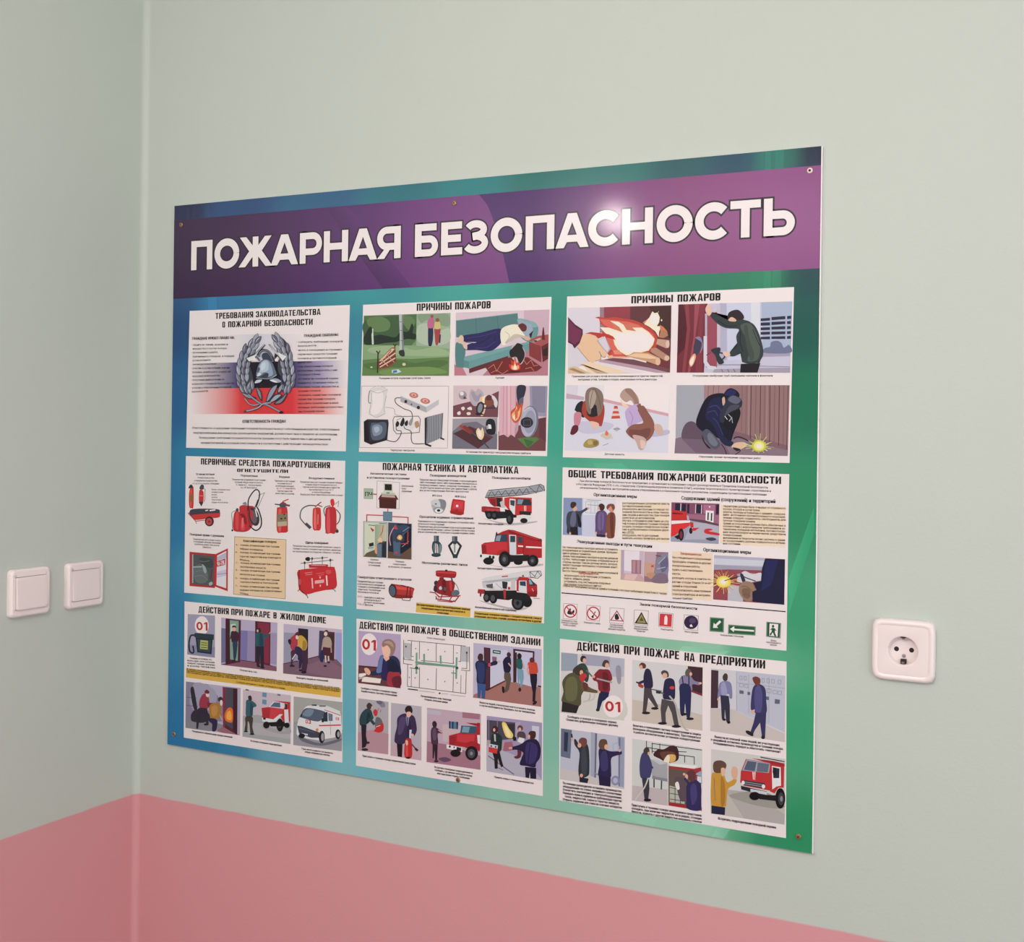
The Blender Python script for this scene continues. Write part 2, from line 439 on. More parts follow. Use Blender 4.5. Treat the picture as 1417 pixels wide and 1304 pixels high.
# title band
tb = Art('P', 0.00022)
y0, y1 = B(241, 304)[1], B(1136, 230)[1]; y_top = (y0 + y1) / 2; y_bot = (B(240, 413)[1] + B(1132, 371.5)[1]) / 2
def bandx(x): return B(x, 350)[0]
stops = [(242, '3c1c48'), (330, '45204f'), (420, '542662'), (520, '633070'), (600, '783e7e'), (660, '80467f')]
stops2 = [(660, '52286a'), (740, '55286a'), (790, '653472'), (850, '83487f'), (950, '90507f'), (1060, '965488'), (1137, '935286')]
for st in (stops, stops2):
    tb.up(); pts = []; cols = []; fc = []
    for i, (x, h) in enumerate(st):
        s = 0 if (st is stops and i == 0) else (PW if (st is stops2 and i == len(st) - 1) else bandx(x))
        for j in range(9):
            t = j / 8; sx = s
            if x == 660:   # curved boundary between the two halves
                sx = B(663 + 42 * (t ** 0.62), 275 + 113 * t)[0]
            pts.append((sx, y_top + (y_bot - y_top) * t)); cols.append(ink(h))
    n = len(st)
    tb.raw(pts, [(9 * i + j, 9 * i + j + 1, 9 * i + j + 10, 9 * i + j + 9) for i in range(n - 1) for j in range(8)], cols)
tb.grad('542560', '633070', [(452, 288), (482, 286), (570, 397), (530, 399)])
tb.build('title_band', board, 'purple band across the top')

# ---- title lettering
def strip(pts, w):
    n = len(pts); L = []; R = []
    for i in range(n):
        a = pts[max(i - 1, 0)]; c = pts[min(i + 1, n - 1)]; b = pts[i]
        if 0 < i < n - 1:
            d1 = Vector((b[0] - a[0], b[1] - a[1])).normalized(); d2 = Vector((c[0] - b[0], c[1] - b[1])).normalized()
            nn = Vector((-(d1.y + d2.y), d1.x + d2.x)).normalized(); k = 1 / max(.4, nn.dot(Vector((-d1.y, d1.x))))
        else:
            d = Vector((c[0] - a[0], c[1] - a[1])).normalized(); nn = Vector((-d.y, d.x)); k = 1
        L.append((b[0] + nn.x * w / 2 * k, b[1] + nn.y * w / 2 * k)); R.append((b[0] - nn.x * w / 2 * k, b[1] - nn.y * w / 2 * k))
    return L + R[::-1]
def arc(cx, cy, rx, ry, a0, a1, n=18):
    return [(cx + rx * math.cos(math.radians(a0 + (a1 - a0) * i / n)), cy + ry * math.sin(math.radians(a0 + (a1 - a0) * i / n))) for i in range(n + 1)]
def letter(ch, w, h):
    s = 0.245 * h; v = s * .97; b = 0.215 * h
    R = lambda x0, y0, x1, y1: [(x0, y0), (x1, y0), (x1, y1), (x0, y1)]
    if ch == 'П': return [[(0, 0), (v, 0), (v, h - b), (w - v, h - b), (w - v, 0), (w, 0), (w, h), (0, h)]]
    if ch == 'Н': return [[(0, 0), (v, 0), (v, h / 2 - b / 2), (w - v, h / 2 - b / 2), (w - v, 0), (w, 0), (w, h), (w - v, h), (w - v, h / 2 + b / 2), (v, h / 2 + b / 2), (v, h), (0, h)]]
    if ch == 'Т': return [[(w / 2 - v / 2, 0), (w / 2 + v / 2, 0), (w / 2 + v / 2, h - b), (w, h - b), (w, h), (0, h), (0, h - b), (w / 2 - v / 2, h - b)]]
    if ch == 'Е': return [[(0, 0), (w, 0), (w, b), (v, b), (v, h / 2 - b / 2), (w * .93, h / 2 - b / 2), (w * .93, h / 2 + b / 2), (v, h / 2 + b / 2), (v, h - b), (w * .98, h - b), (w * .98, h), (0, h)]]
    if ch == 'О':
        return [strip(arc(w / 2, h / 2, w / 2 - s / 2, h / 2 - s * .46, 0, 360, 48), s)]
    if ch == 'С': return [strip(arc(w * .54, h / 2, w * .54 - s / 2, h / 2 - s * .46, 42, 318, 36), s)]
    if ch == 'А': return [[(0, 0), (s * 1.08, 0), (w * .26 + s * .36, h * .17), (w * .74 - s * .36, h * .17), (w - s * 1.08, 0), (w, 0), (w / 2 + s * .58, h), (w / 2 - s * .58, h)],
                          'hole', [(w / 2 - w * .145, h * .17 + s * .82), (w / 2 + w * .145, h * .17 + s * .82), (w / 2, h * .74)]]
    if ch == 'Р':
        y0 = h * .27; r = (h - y0) / 2
        return [[(0, 0), (v, 0), (v, h), (0, h)], strip([(v * .5, h - b / 2), (w - r, h - b / 2)] + arc(w - r, h - r, r - b / 2, r - b / 2, 85, -85) + [(w - r, y0 + b / 2), (v * .5, y0 + b / 2)], b)]
    if ch == 'Я':
        y0 = h * .27; r = (h - y0) / 2
        return [[(w - v, 0), (w, 0), (w, h), (w - v, h)], [(0, 0), (s * 1.1, 0), (w * .62, h * .36), (w * .38, h * .36)],
                strip([(w - v * .5, h - b / 2), (r, h - b / 2)] + arc(r, h - r, r - b / 2, r - b / 2, 95, 265) + [(r, y0 + b / 2), (w - v * .5, y0 + b / 2)], b)]
    if ch in 'БЬ':
        y1 = h * .64 if ch == 'Б' else h * .66; r = y1 / 2
        out = [[(0, 0), (v, 0), (v, h), (0, h)], strip([(v * .5, y1 - b / 2), (w - r, y1 - b / 2)] + arc(w - r, r, r - b / 2, r - b / 2, 85, -85) + [(w - r, b / 2), (v * .5, b / 2)], b)]
        if ch == 'Б': out.append(R(v * .5, h - b, w * .93, h))
        return out
    if ch == 'Ж':
        return [R(w / 2 - v / 2, 0, w / 2 + v / 2, h), [(0, 0), (s * 1.15, 0), (w * .5, h * .46), (w * .5, h * .62), (w * .36, h * .6)], [(w, 0), (w - s * 1.15, 0), (w * .5, h * .46), (w * .5, h * .62), (w * .64, h * .6)],
                [(w * .03, h), (w * .03 + s * 1.12, h), (w * .5, h * .58), (w * .5, h * .42), (w * .36, h * .44)], [(w * .97, h), (w * .97 - s * 1.12, h), (w * .5, h * .58), (w * .5, h * .42), (w * .64, h * .44)]]
    if ch == 'З':
        r1 = h * .285; r2 = h * .315
        return [strip(arc(w * .48, h - r1, w * .47 - s / 2, r1 - b / 2, 158, -78, 22) + [(w * .36, h * .52)], b), strip([(w * .36, h * .5)] + arc(w * .47, r2, w * .53 - s / 2, r2 - b / 2, 82, -155, 26), b)]
TX = [('П', 120, 207), ('О', 216, 318), ('Ж', 316, 455), ('А', 449, 561), ('Р', 568, 659), ('Н', 667, 767), ('А', 770, 887), ('Я', 887, 984),
      ('Б', 1043, 1138), ('Е', 1151, 1238), ('З', 1244, 1346), ('О', 1355, 1485), ('П', 1499, 1617), ('А', 1623, 1759), ('С', 1757, 1889),
      ('Н', 1897, 2023), ('О', 2039, 2187), ('С', 2197, 2338), ('Т', 2342, 2467), ('Ь', 2480, 2608)]
dark = Art('T', 0.00030)
b0 = dark.m((120, 549)); b1 = dark.m((2480, 408)); t0 = dark.m((122, 429)); t1 = dark.m((2480, 254))
def fill(art, polys, h, ox, oy):
    k = 0
    while k < len(polys):
        P = polys[k]; hole = polys[k + 2] if k + 2 < len(polys) and polys[k + 1] == 'hole' else None
        pts = [(ox + x, oy + y) for x, y in P]
        if hole:
            hp = [(ox + x, oy + y) for x, y in hole]
            o = pts; a = hp    # А: outer 8 points, hole bottom-left, bottom-right, apex
            allp = o + a
            art.up(); art.raw(allp, [(0, 1, 2, 8, 10, 7), (2, 3, 9, 8), (3, 4, 5, 6, 10, 9), (7, 10, 6)], ink(h)); k += 3
        elif len(P) > 16:
            n = len(P) // 2
            art.up(); art.raw(pts, [(i, i + 1, len(P) - 2 - i, len(P) - 1 - i) for i in range(n - 1)], ink(h)); k += 1
        else:
            art.up(); art.raw(pts, [tuple(range(len(P)))], ink(h)); k += 1
def edge(art, polys, w, h, ox, oy):
    for P in polys:
        if P == 'hole': continue
        loops = [P]
        n = len(P)
        for lp in loops:
            q = []
            for i in range(n):   # mitred band on both sides of the outline
                a, b, c = lp[i - 1], lp[i], lp[(i + 1) % n]
                d1 = Vector((b[0] - a[0], b[1] - a[1])); d2 = Vector((c[0] - b[0], c[1] - b[1]))
                if d1.length < 1e-7: d1 = d2
                if d2.length < 1e-7: d2 = d1
                d1 = d1.normalized(); d2 = d2.normalized()
                nn = Vector((-(d1.y + d2.y), d1.x + d2.x)); nn = nn.normalized() if nn.length > 1e-6 else Vector((-d1.y, d1.x))
                k = 1 / max(.35, nn.dot(Vector((-d1.y, d1.x))))
                q.append((b, nn * w * k))
            pts = [(ox + b[0] + d.x, oy + b[1] + d.y) for b, d in q] + [(ox + b[0] - d.x, oy + b[1] - d.y) for b, d in q]
            art.raw(pts, [(i, (i + 1) % n, n + (i + 1) % n, n + i) for i in range(n)], ink(h))
bx = (b0[0], (b0[1] + b1[1]) / 2); hh = (t0[1] + t1[1]) / 2 - bx[1]
for ch, xa, xb in TX:
    k = (xa - 120) / 2360; yb = 549 + (408 - 549) * k; yt = 429 + (254 - 429) * k; ym = (yb + yt) / 2
    sa, sb = dark.m((xa, ym))[0], dark.m((xb, ym))[0]
    oy = b0[1] + (b1[1] - b0[1]) * k; h_ = (t0[1] + (t1[1] - t0[1]) * k) - oy
    P = letter(ch, sb - sa, h_)
    edge(dark, P, 0.0026, '2a1a2c', sa, oy)
    wht = Art('T', 0.00036); fill(wht, P, 'e9dce0', sa, oy); wht.build('title_letter', board)
dark.build('title_outline', board, 'thin dark outline around the title letters')

def sheet(crop, q):
    a = Art(crop, 0.0003); a.poly('e6d6d4', q)
    return a.build('printed_sheet', board)
BLK = '140e14'; TXT = '42363e'; TXB = '1a1218'

# ================================================================== sheet: law requirements
sh = sheet('A', [(102, 85), (1358, 38), (1325, 1185), (72, 1158)])
a = Art('A')
a.head(BLK, 46, (303, 148), (600, 136), 'ТРЕБОВАНИЯ'); a.head(BLK, 46, (620, 135), (1128, 115), 'ЗАКОНОДАТЕЛЬСТВА')
a.head(BLK, 46, (358, 216), (380, 215), 'О'); a.head(BLK, 46, (403, 214), (664, 205), 'ПОЖАРНОЙ'); a.head(BLK, 46, (688, 205), (1066, 193), 'БЕЗОПАСНОСТИ')
a.build('heading', sh)
a = Art('A')
a.draw('''
G e6d6d4 cfc6ce 330,275 640,266 640,480 330,490
G cfc6ce e6d6d4 640,266 1000,268 1000,478 640,480
G e6d6d4 4a3a74 110,497 480,488 480,690 105,690
G 4a3a74 3f2f68 480,488 905,480 905,690 480,690
G 3f2f68 a898b4 905,480 1130,476 1130,690 905,690
G a898b4 e4d4d4 1130,476 1335,470 1335,690 1130,690
G e6d6d4 d8383c 110,692 500,690 500,893 105,893
G d8383c d8343c 500,690 905,688 905,893 500,893
G d8343c e48a86 905,688 1130,686 1130,895 905,893
G e48a86 e6d6d4 1130,686 1335,685 1335,897 1130,895
P 1c1428 565,486 815,482 815,688 585,690
''')
a.o = CROPS['Z']
def leaf(x0, y0, x1, y1, w, h, hi='c0bec8'):
    dx, dy = x1 - x0, y1 - y0; l = math.hypot(dx, dy); nx, ny = -dy / l, dx / l
    q = lambda t, o: (x0 + dx * t + nx * o * w, y0 + dy * t + ny * o * w)
    out = lambda k: smooth_path([q(0, 0), q(.3, .42 * k), q(.65, .42 * k), q(1 + .04 * (k - 1), 0), q(.65, -.42 * k), q(.3, -.42 * k)], True, 3)
    a.poly('2a2832', out(1.25)); a.poly(h, out(1.0))
    a.poly(hi, smooth_path([q(.15, -.05), q(.5, -.26), q(.85, -.06), q(.5, -.08)], True, 3))
LW = [(150, 850), (130, 760), (125, 660), (130, 560), (150, 460), (185, 360), (235, 275), (300, 200)]
RW = [(770, 850), (790, 760), (790, 660), (775, 560), (765, 460), (745, 350), (700, 260), (640, 180)]
a.poly('4c4a56', smooth_path([(130, 940), (70, 780), (80, 560), (110, 380), (200, 230), (320, 110), (370, 180), (260, 320), (215, 420), (225, 540), (275, 740), (250, 950)], True))
a.poly('4c4a56', smooth_path([(780, 960), (835, 760), (840, 560), (850, 420), (800, 250), (700, 130), (590, 85), (545, 130), (640, 240), (720, 380), (640, 470), (650, 650), (740, 740), (690, 900)], True))
GR = ['7e7a88', '94929e', '6c6876', 'a29fac', '86838f']
for side, P_ in ((1, LW), (-1, RW)):
    for i, (x, y) in enumerate(P_):
        nx_, ny_ = P_[min(i + 1, 7)]; px_, py_ = P_[max(i - 1, 0)]
        dx, dy = nx_ - px_, ny_ - py_; l = math.hypot(dx, dy); dx /= l; dy /= l; ox, oy = dy * side, -dx * side   # outward
        for k, o in ((2, 52), (0, -50), (1, 0)):
            if k == 0 and i in (0, 7): continue
            o2 = o * (.6 if i > 5 else 1)
            bx_, by_ = x + ox * o2, y + oy * o2
            tw = (.22 if k == 2 else -.16 if k == 0 else .02)
            leaf(bx_, by_ + 20, bx_ + (dx + ox * tw) * 150, by_ + 20 + (dy + oy * tw) * 150, 60, GR[(i * 3 + k) % 5], ['c4c2cc', 'a8a6b2'][(i + k) % 2])
for q in ((150, 960, 75, 800), (200, 960, 140, 800), (235, 950, 215, 790), (190, 900, 250, 760), (275, 900, 262, 740), (790, 950, 822, 800), (740, 960, 776, 810), (720, 900, 700, 780)):
    leaf(*q, 56, GR[int(q[0]) % 5])
a.draw('''
P 2a2832 165,430 320,350 440,220 460,232 380,340 330,400 232,490 180,450
P b8b6c0 178,430 300,380 350,330 440,222 452,230 360,330 330,392 228,482
P dcd8de 190,432 310,384 330,392 228,478
P f0e8ea 240,466 296,400 350,474
P 2a2832 505,225 530,225 620,330 776,400 716,478 640,400 590,440 600,350
P b8b6c0 516,228 532,232 624,338 774,400 716,470 650,392 600,352
P dcd8de 640,340 770,402 716,466 668,400
P f0e8ea 590,470 640,400 650,470
C 2a2832 26 352,390 380,330 440,306 510,330 560,400 600,500
C 5a5e6c 18 370,410 384,350 440,320 500,340 546,400 580,480
C 9a9eac 6 366,400 376,346 436,310 510,330 560,400
C b4b6c0 7 392,370 388,400 410,408 424,396
S 40485a 420,440 410,380 440,350 490,350 530,400 560,470 480,440
P 6a6878 310,400 340,396 390,460 372,476
S 3a3e4a 326,700 330,620 360,520 420,450 490,440 560,480 600,560 632,680 560,716 420,730
S 6c7484 332,690 336,610 366,520 424,456 492,448 556,490 592,570 622,676 540,712 420,716
S 98a2b2 340,660 350,590 380,520 430,464 490,456 530,500 560,580 570,670 500,700 500,650 440,640 390,680
S b4bcc8 380,630 384,540 420,480 480,466 510,520 500,600 450,630
S c4cad2 396,600 400,530 430,490 460,500 460,570 430,600
S 5a6070 340,640 344,590 366,560 384,580 372,620
S c8ccd4 336,690 370,640 400,660 372,690
S 424652 336,704 400,690 460,650 500,648 510,668 490,712 420,720
C c0c4ce 6 326,716 400,724 460,730 540,724 628,670
S 2a2832 294,800 330,740 420,738 390,790
S c4c4cc 306,794 336,748 412,744 380,782
S 2a2832 516,746 620,716 712,770 660,796 590,792
S a4a6b2 524,748 618,724 700,768 650,786 590,782
S dcdce2 530,752 580,748 640,780 590,780
S 3a3844 330,850 400,920 412,1050 380,1030 340,940
S 8c8a98 338,862 390,930 400,1030 370,980 348,920
S 3a3844 640,812 530,880 470,1050 500,1070 580,970
S 9a98a6 632,826 540,890 484,1040 500,1050 570,960
S 3a3844 720,790 650,860 640,960 700,900
S 9a98a6 712,810 660,870 654,930 696,890
S 3a3844 700,960 600,960 500,1080 600,1060 700,1000
S a4a2ae 690,970 610,976 530,1070 600,1046
S 3a3844 780,930 700,1000 580,1100 690,1090 760,1010
S 86848f 770,950 710,1010 610,1088 690,1076 748,1004
S 3a3844 110,930 180,1010 290,1030 330,1010 240,970 200,950
S 94929e 124,940 186,1000 280,1018 230,980
C 3a3844 22 160,1020 230,1100 300,1120 370,1100
C a4a2ae 13 160,1020 230,1100 300,1118 370,1100
C 3a3844 30 210,960 300,1030 400,1096 480,1110 600,1170 690,1220
C 9a98a6 20 210,960 300,1030 400,1096 480,1110 600,1170 690,1220
C 3a3844 28 160,1210 260,1186 360,1150 430,1096 540,1080
C a4a2ae 18 160,1210 260,1186 360,1150 430,1096 540,1080
E 1c1820 694 1222 30 18
E 4a4652 166 1210 22 13
''')
a.build('emblem_illustration', sh, 'helmet and crossed axes inside a silver wreath on a tricolour')
a = Art('A', 0.0018)
a.text(TXB, 20, (126, 312), (456, 304), 'ГРАЖДАНЕ ИМЕЮТ ПРАВО НА:', .03)
a.text(TXB, 20, (1003, 290), (1272, 280), 'ГРАЖДАНЕ ОБЯЗАНЫ:', .03)
a.text(TXB, 22, (519, 962), (855, 960), 'ОТВЕТСТВЕННОСТЬ ГРАЖДАН', .03)
for i, (x1, t) in enumerate([(404, '• защиту их жизни, здоровья и'), (398, '  имущества в случае пожара;'), (328, '• возмещение ущерба,'), (458, 'причинённого пожаром, в порядке,'), (270, 'установленном'), (318, 'законодательством;'),
     (418, '• участие в установлении причин'), (430, 'пожара, нанёсшего ущерб их'), (346, 'здоровью и имуществу;'), (376, '• получение информации по'), (455, 'вопросам пожарной безопасности;'), (430, '• участие в обеспечении пожарной'), (252, 'безопасности.')]):
    a.text(TXT, 14, ((120 if '•' in t else 130) - i * .6, 357 + i * 30.7), (x1, 353 + i * 30.4), t, .02)
for i, (x1, t) in enumerate([(1305, '• соблюдать требования пожарной'), (1102, 'безопасности;'), (1300, '• иметь в помещениях и строениях'), (1262, 'первичные средства тушения'), (1256, 'пожаров и противопожарный'), (1065, 'инвентарь;'),
     (1228, '• при обнаружении пожаров'), (1265, 'немедленно уведомлять о них'), (1135, 'пожарную охрану;'), (1270, '• до прибытия пожарной охраны'), (1270, 'принимать посильные меры по'), (1272, 'спасению людей, имущества и'), (1135, 'тушению пожаров;'), (1290, '• оказывать содействие пожарной'), (1250, 'охране при тушении пожаров;'), (1272, '• выполнять предписания и иные'), (1312, 'законные требования должностных'), (1165, 'лиц пожарной охраны.')]):
    a.text(TXT, 14, (945 if '•' in t else 953, 335 + i * 32), (x1, 329 + i * 32.1), t, .02)
for x0, y, x1, t in [(125, 1008, 1280, 'Ответственность за нарушение требований пожарной безопасности несут собственники имущества, ответственные'), (135, 1046, 1265, 'квартиросъёмщики или арендаторы, руководители предприятий, должностные лица в пределах их компетенции.'),
                     (178, 1084, 1215, 'За нарушение требований пожарной безопасности граждане могут быть привлечены к дисциплинарной,'), (192, 1124, 1195, 'административной и уголовной ответственности в соответствии с действующим законодательством.')]:
    a.text(TXT, 15, (x0, y), (x1, y + 13), t, .02)
a.build('body_text', sh)

# ================================================================== sheet: causes of fires (domestic)
sh = sheet('B', [(65, 83), (1383, 27), (1352, 1142), (35, 1112)])
a = Art('B'); a.head(BLK, 50, (440, 126), (684, 117), 'ПРИЧИНЫ'); a.head(BLK, 50, (708, 117), (957, 107), 'ПОЖАРОВ'); a.build('heading', sh)
Art('B').draw('''
P 7e9468 70,160 677,140 665,580 58,580
P 5c7450 70,160 440,148 436,330 400,372 68,362
S 4a6444 72,200 200,170 330,160 420,180 430,290 330,320 200,300 80,300
S 6c8456 90,190 180,165 250,200 240,260 140,270
S 6a8258 330,160 400,165 430,210 390,260 350,220
S 26382c 68,320 80,290 110,240 125,250 130,300 180,292 230,300 290,310 330,270 380,270 405,215 418,240 412,280 436,290 430,325 380,322 340,330 290,345 220,350 150,362 80,362
P 9eac94 440,150 677,141 672,400 436,370
S b2baa6 450,230 540,215 600,260 668,250 668,340 560,370 450,340
S 8c9c82 450,150 560,150 660,150 670,230 600,225 520,190 470,210
P 8ca27a 66,365 436,368 672,390 668,470 62,470
S 9cae88 130,380 300,370 430,400 560,380 660,410 640,440 400,440 200,430 100,410
P 6a8450 62,470 200,456 400,462 668,448 665,580 58,580
S 5c7646 70,500 200,480 330,470 430,490 560,470 660,480 600,520 420,540 260,520 130,540
S 7c9458 200,540 400,520 560,520 650,560 400,575 200,572
P b8b8b4 316,154 348,152 344,250 352,400 350,436 318,430 322,300
P 86868a 336,154 348,152 344,250 352,400 350,436 340,438 334,300
L 4a4c50 3 320,200 334,204
L 4a4c50 3 322,260 340,266
L 4a4c50 3 324,330 344,336
S 3a3c3a 318,405 350,400 356,440 336,444 318,430
P c8ccb8 122,250 136,250 140,360 128,362
S 26382c 106,244 126,240 128,280 112,296
L 4c2820 9 166,560 170,420 158,406
L 4c2820 7 170,430 184,404
L 4c2820 7 292,480 288,372 278,356
L 4c2820 6 288,374 298,356
P 8c4c3c 172,480 262,384 292,380 296,480 240,524 176,532
P d8b8a0 178,476 266,388 288,392 200,484
L 6a2a22 5 176,492 290,400
L e0c4b0 7 180,500 292,420
L 6a2a22 5 180,514 294,440
L e0c4b0 7 182,520 290,455
L a04a38 6 200,486 262,400
L 6a2a22 5 210,522 296,470
L d8a890 5 190,460 240,512
L c89880 5 230,430 284,486
E d8c4a0 352 500 12 10
E d0d4b0 124 520 8 5
P c0ccd0 268,540 312,534 334,552 300,564 266,560
P 4878a0 276,544 302,540 304,556 274,560
S 2c3450 524,236 552,234 556,300 546,365 524,366 520,300
S c0688c 518,200 530,180 556,178 562,240 520,244
E a85460 548 164 11 12
S a84848 566,248 606,246 602,300 590,360 574,362 568,310
S c8b878 568,208 580,200 602,204 608,248 566,250
E 8c5c40 586 190 13 14
P 4a3050 600,292 610,290 606,350 596,350
E 242028 534 368 10 5
''').build('illustration', sh, 'campfire left burning in a green park')
Art('B').draw('''
P d4bcc4 714,138 1370,115 1358,578 703,578
P c8a8b4 1190,122 1368,117 1362,300 1190,300
P b87c88 1050,420 1362,300 1358,578 900,578
P c07c88 703,500 760,520 790,578 703,578
P 5c8080 716,192 1146,140 1150,200 1100,330 716,310
L 486c6c 3 852,172 860,290
L 486c6c 3 1003,156 1010,250
L 7ca0a0 4 718,194 1146,142
S 6c9492 1150,190 1250,200 1290,240 1280,310 1240,350 1160,300
S 88a8a8 1150,178 1240,196 1288,232 1250,240 1160,220
P 7ca0a0 770,446 1222,340 1228,402 806,528 770,500
P 5c8484 714,372 770,400 770,524 714,520
P 648c8c 770,470 806,480 806,528 770,520
P 70989a 806,478 1228,352 1228,404 806,528
P 6c3434 806,530 1080,440 1082,470 808,562
S 5c8484 712,360 740,350 776,380 778,440 740,500 714,500
S 302a60 762,300 880,280 1000,250 1036,262 1042,330 990,390 940,408 860,400 776,398 800,360 860,345 770,340
C 201c48 4 780,345 880,350 960,300
C 201c48 4 940,400 980,350 990,300
C 443e7c 5 790,318 900,300 1000,270
C 443e7c 5 850,385 930,380 990,340
S d8b8a0 730,320 750,294 768,310 764,348 732,350
S d8b8a0 762,354 776,346 794,372 790,398 768,380
S e4d8c4 1030,260 1100,222 1160,226 1200,260 1228,310 1190,316 1150,300 1110,330 1040,366
S c4b4a4 1120,290 1190,300 1210,318 1150,310 1060,358
C a89c90 3 1060,270 1090,300 1060,350
S 9ca4b4 1150,196 1240,220 1250,290 1200,300
S 6a3030 1150,226 1180,212 1208,230 1206,262 1180,270 1160,246
P 1c2030 1226,290 1256,262 1240,318
S d8a890 1190,300 1230,310 1236,330 1200,328
P a85454 1226,330 1290,300 1362,290 1362,340 1310,375
P 8c3c3c 1226,340 1310,372 1312,486 1228,440
P 6c2c2c 1312,375 1362,345 1360,460 1322,484 
P 401c20 1322,400 1360,376 1360,440 1324,440
P 6c2424 1316,326 1318,280 1324,240 1330,240 1334,280 1338,330
P b8b0a8 1250,336 1300,314 1312,322 1262,346
E 2c2028 1270 336 14 5
P 7c2c2c 920,520 1090,450 1220,450 1318,520 1280,548 960,574
L c08070 4 940,530 980,500 1000,548 1040,480
L c08070 4 1190,470 1210,500 1240,470 1260,510 1290,505
L c08070 4 1200,530 1240,520 1260,545
L c08070 4 960,560 1000,540 1040,566 1080,540
S c8b0b4 1110,370 1150,360 1190,390 1200,440 1170,500 1120,470 1096,430
S 2c2428 1130,366 1148,350 1182,366 1180,380 1196,420 1190,460 1160,498 1140,450 1100,450 1090,410 1110,386
S c84030 1096,530 1086,500 1104,500 1100,470 1120,480 1128,440 1140,490 1156,480 1166,528 1130,545
S e8a070 1104,530 1106,505 1118,510 1128,470 1136,510 1152,504 1156,528 1130,540
S f4e0c4 1116,532 1122,510 1130,500 1140,520 1140,535
E 501c1c 1126 548 40 6
''').build('illustration', sh, 'person sleeping on a teal sofa beside a burning rug')
Art('B').draw('''
O 8c848c 2.5 55,652 664,652 655,1085 40,1082
S d8ccca 112,680 130,664 200,658 236,676 228,720 212,800 216,836 170,866 112,850 106,830 124,760
S e8dedc 130,700 200,690 200,800 160,850 120,840 132,760
C a89c9c 3 112,680 170,700 236,676
C a89c9c 3 124,700 120,760 108,840
C a89c9c 3 228,720 212,800 218,840
C a89c9c 3 106,846 160,870 220,842
C 989090 7 112,684 104,720 104,766 120,770
C c0b4b4 3 130,664 170,650 220,664
C b4a8a8 4 218,800 280,810 290,850 330,860 342,880
P d4cccc 328,716 394,678 594,744 594,780 500,836 326,760
P e4dcdc 328,716 394,678 594,744 508,796
P b0a8ac 328,724 508,800 508,836 326,760
P c4bcc0 508,798 594,748 594,780 508,836
E c87c70 420 716 32 20 10
E c87c70 500 756 34 20 10
E e0a898 420 714 18 11 10
E e0a898 500 754 20 11 10
E b45c50 420 716 8 5 
E b45c50 500 756 8 5 
E 302830 364 760 10 11
E 302830 452 802 11 12
E 605860 404 780 6 6
C 38343a 5 328,734 292,738 296,772 350,810 400,830 412,880
O a89c9c 5 284,866 452,862 466,884 458,976 300,986 278,960 274,890
L 605860 3 284,866 452,862 466,884 458,976 300,986 278,960 274,890 284,866
P d8d0d0 296,930 420,910 426,940 400,960 300,952
S 2c2830 292,920 304,896 318,910 312,932 298,936
S 2c2830 324,916 346,872 356,900 344,930 330,932
S 2c2830 356,910 374,890 380,910 372,930 360,928
S 9c9498 384,914 404,876 414,890 400,930
S b89070 426,906 450,896 458,930 440,946 430,936
L 989094 4 300,890 330,876
C 38343a 5 296,930 300,960 330,966 325,1000 290,1040 230,1030
C 38343a 5 350,930 360,950 400,970 402,1020 420,1054 494,1054
P 28262c 70,900 96,884 240,886 244,912 234,1030 120,1062 72,1040
P 1c1a20 70,900 96,886 104,1040 72,1040
P 383640 104,900 238,894 228,1020 112,1042
S 5c6474 120,920 160,910 226,910 216,1010 130,1026
S 8890a0 130,935 170,920 200,940 190,985 140,1000
S a8b0bc 142,945 170,935 180,960 155,980
L 504c58 4 100,890 238,890
P 3c3840 496,876 514,868 510,1068 496,1060
P 88868c 512,868 626,840 616,1010 514,1056
L 6c6a74 2.5 520,868 520,1052
L b4b2b8 2.5 528,864 526,1050
L b4b2b8 2.5 540,862 538,1046
L 6c6a74 2.5 534,864 532,1048
L b4b2b8 2.5 552,858 550,1040
L 6c6a74 2.5 546,860 544,1044
L b4b2b8 2.5 564,856 562,1036
L 6c6a74 2.5 558,858 556,1040
L b4b2b8 2.5 576,852 574,1030
L 6c6a74 2.5 570,854 568,1034
L b4b2b8 2.5 588,850 586,1026
L 6c6a74 2.5 582,852 580,1030
L b4b2b8 2.5 600,846 598,1020
L 6c6a74 2.5 594,848 592,1024
L b4b2b8 2.5 612,844 608,1016
L 504c58 3 620,842 612,1012
L 28242c 12 500,1056 542,1072
L 28242c 10 606,1014 634,1026
''').build('illustration', sh, 'kettle, hotplate, television and heater plugged into one adapter')
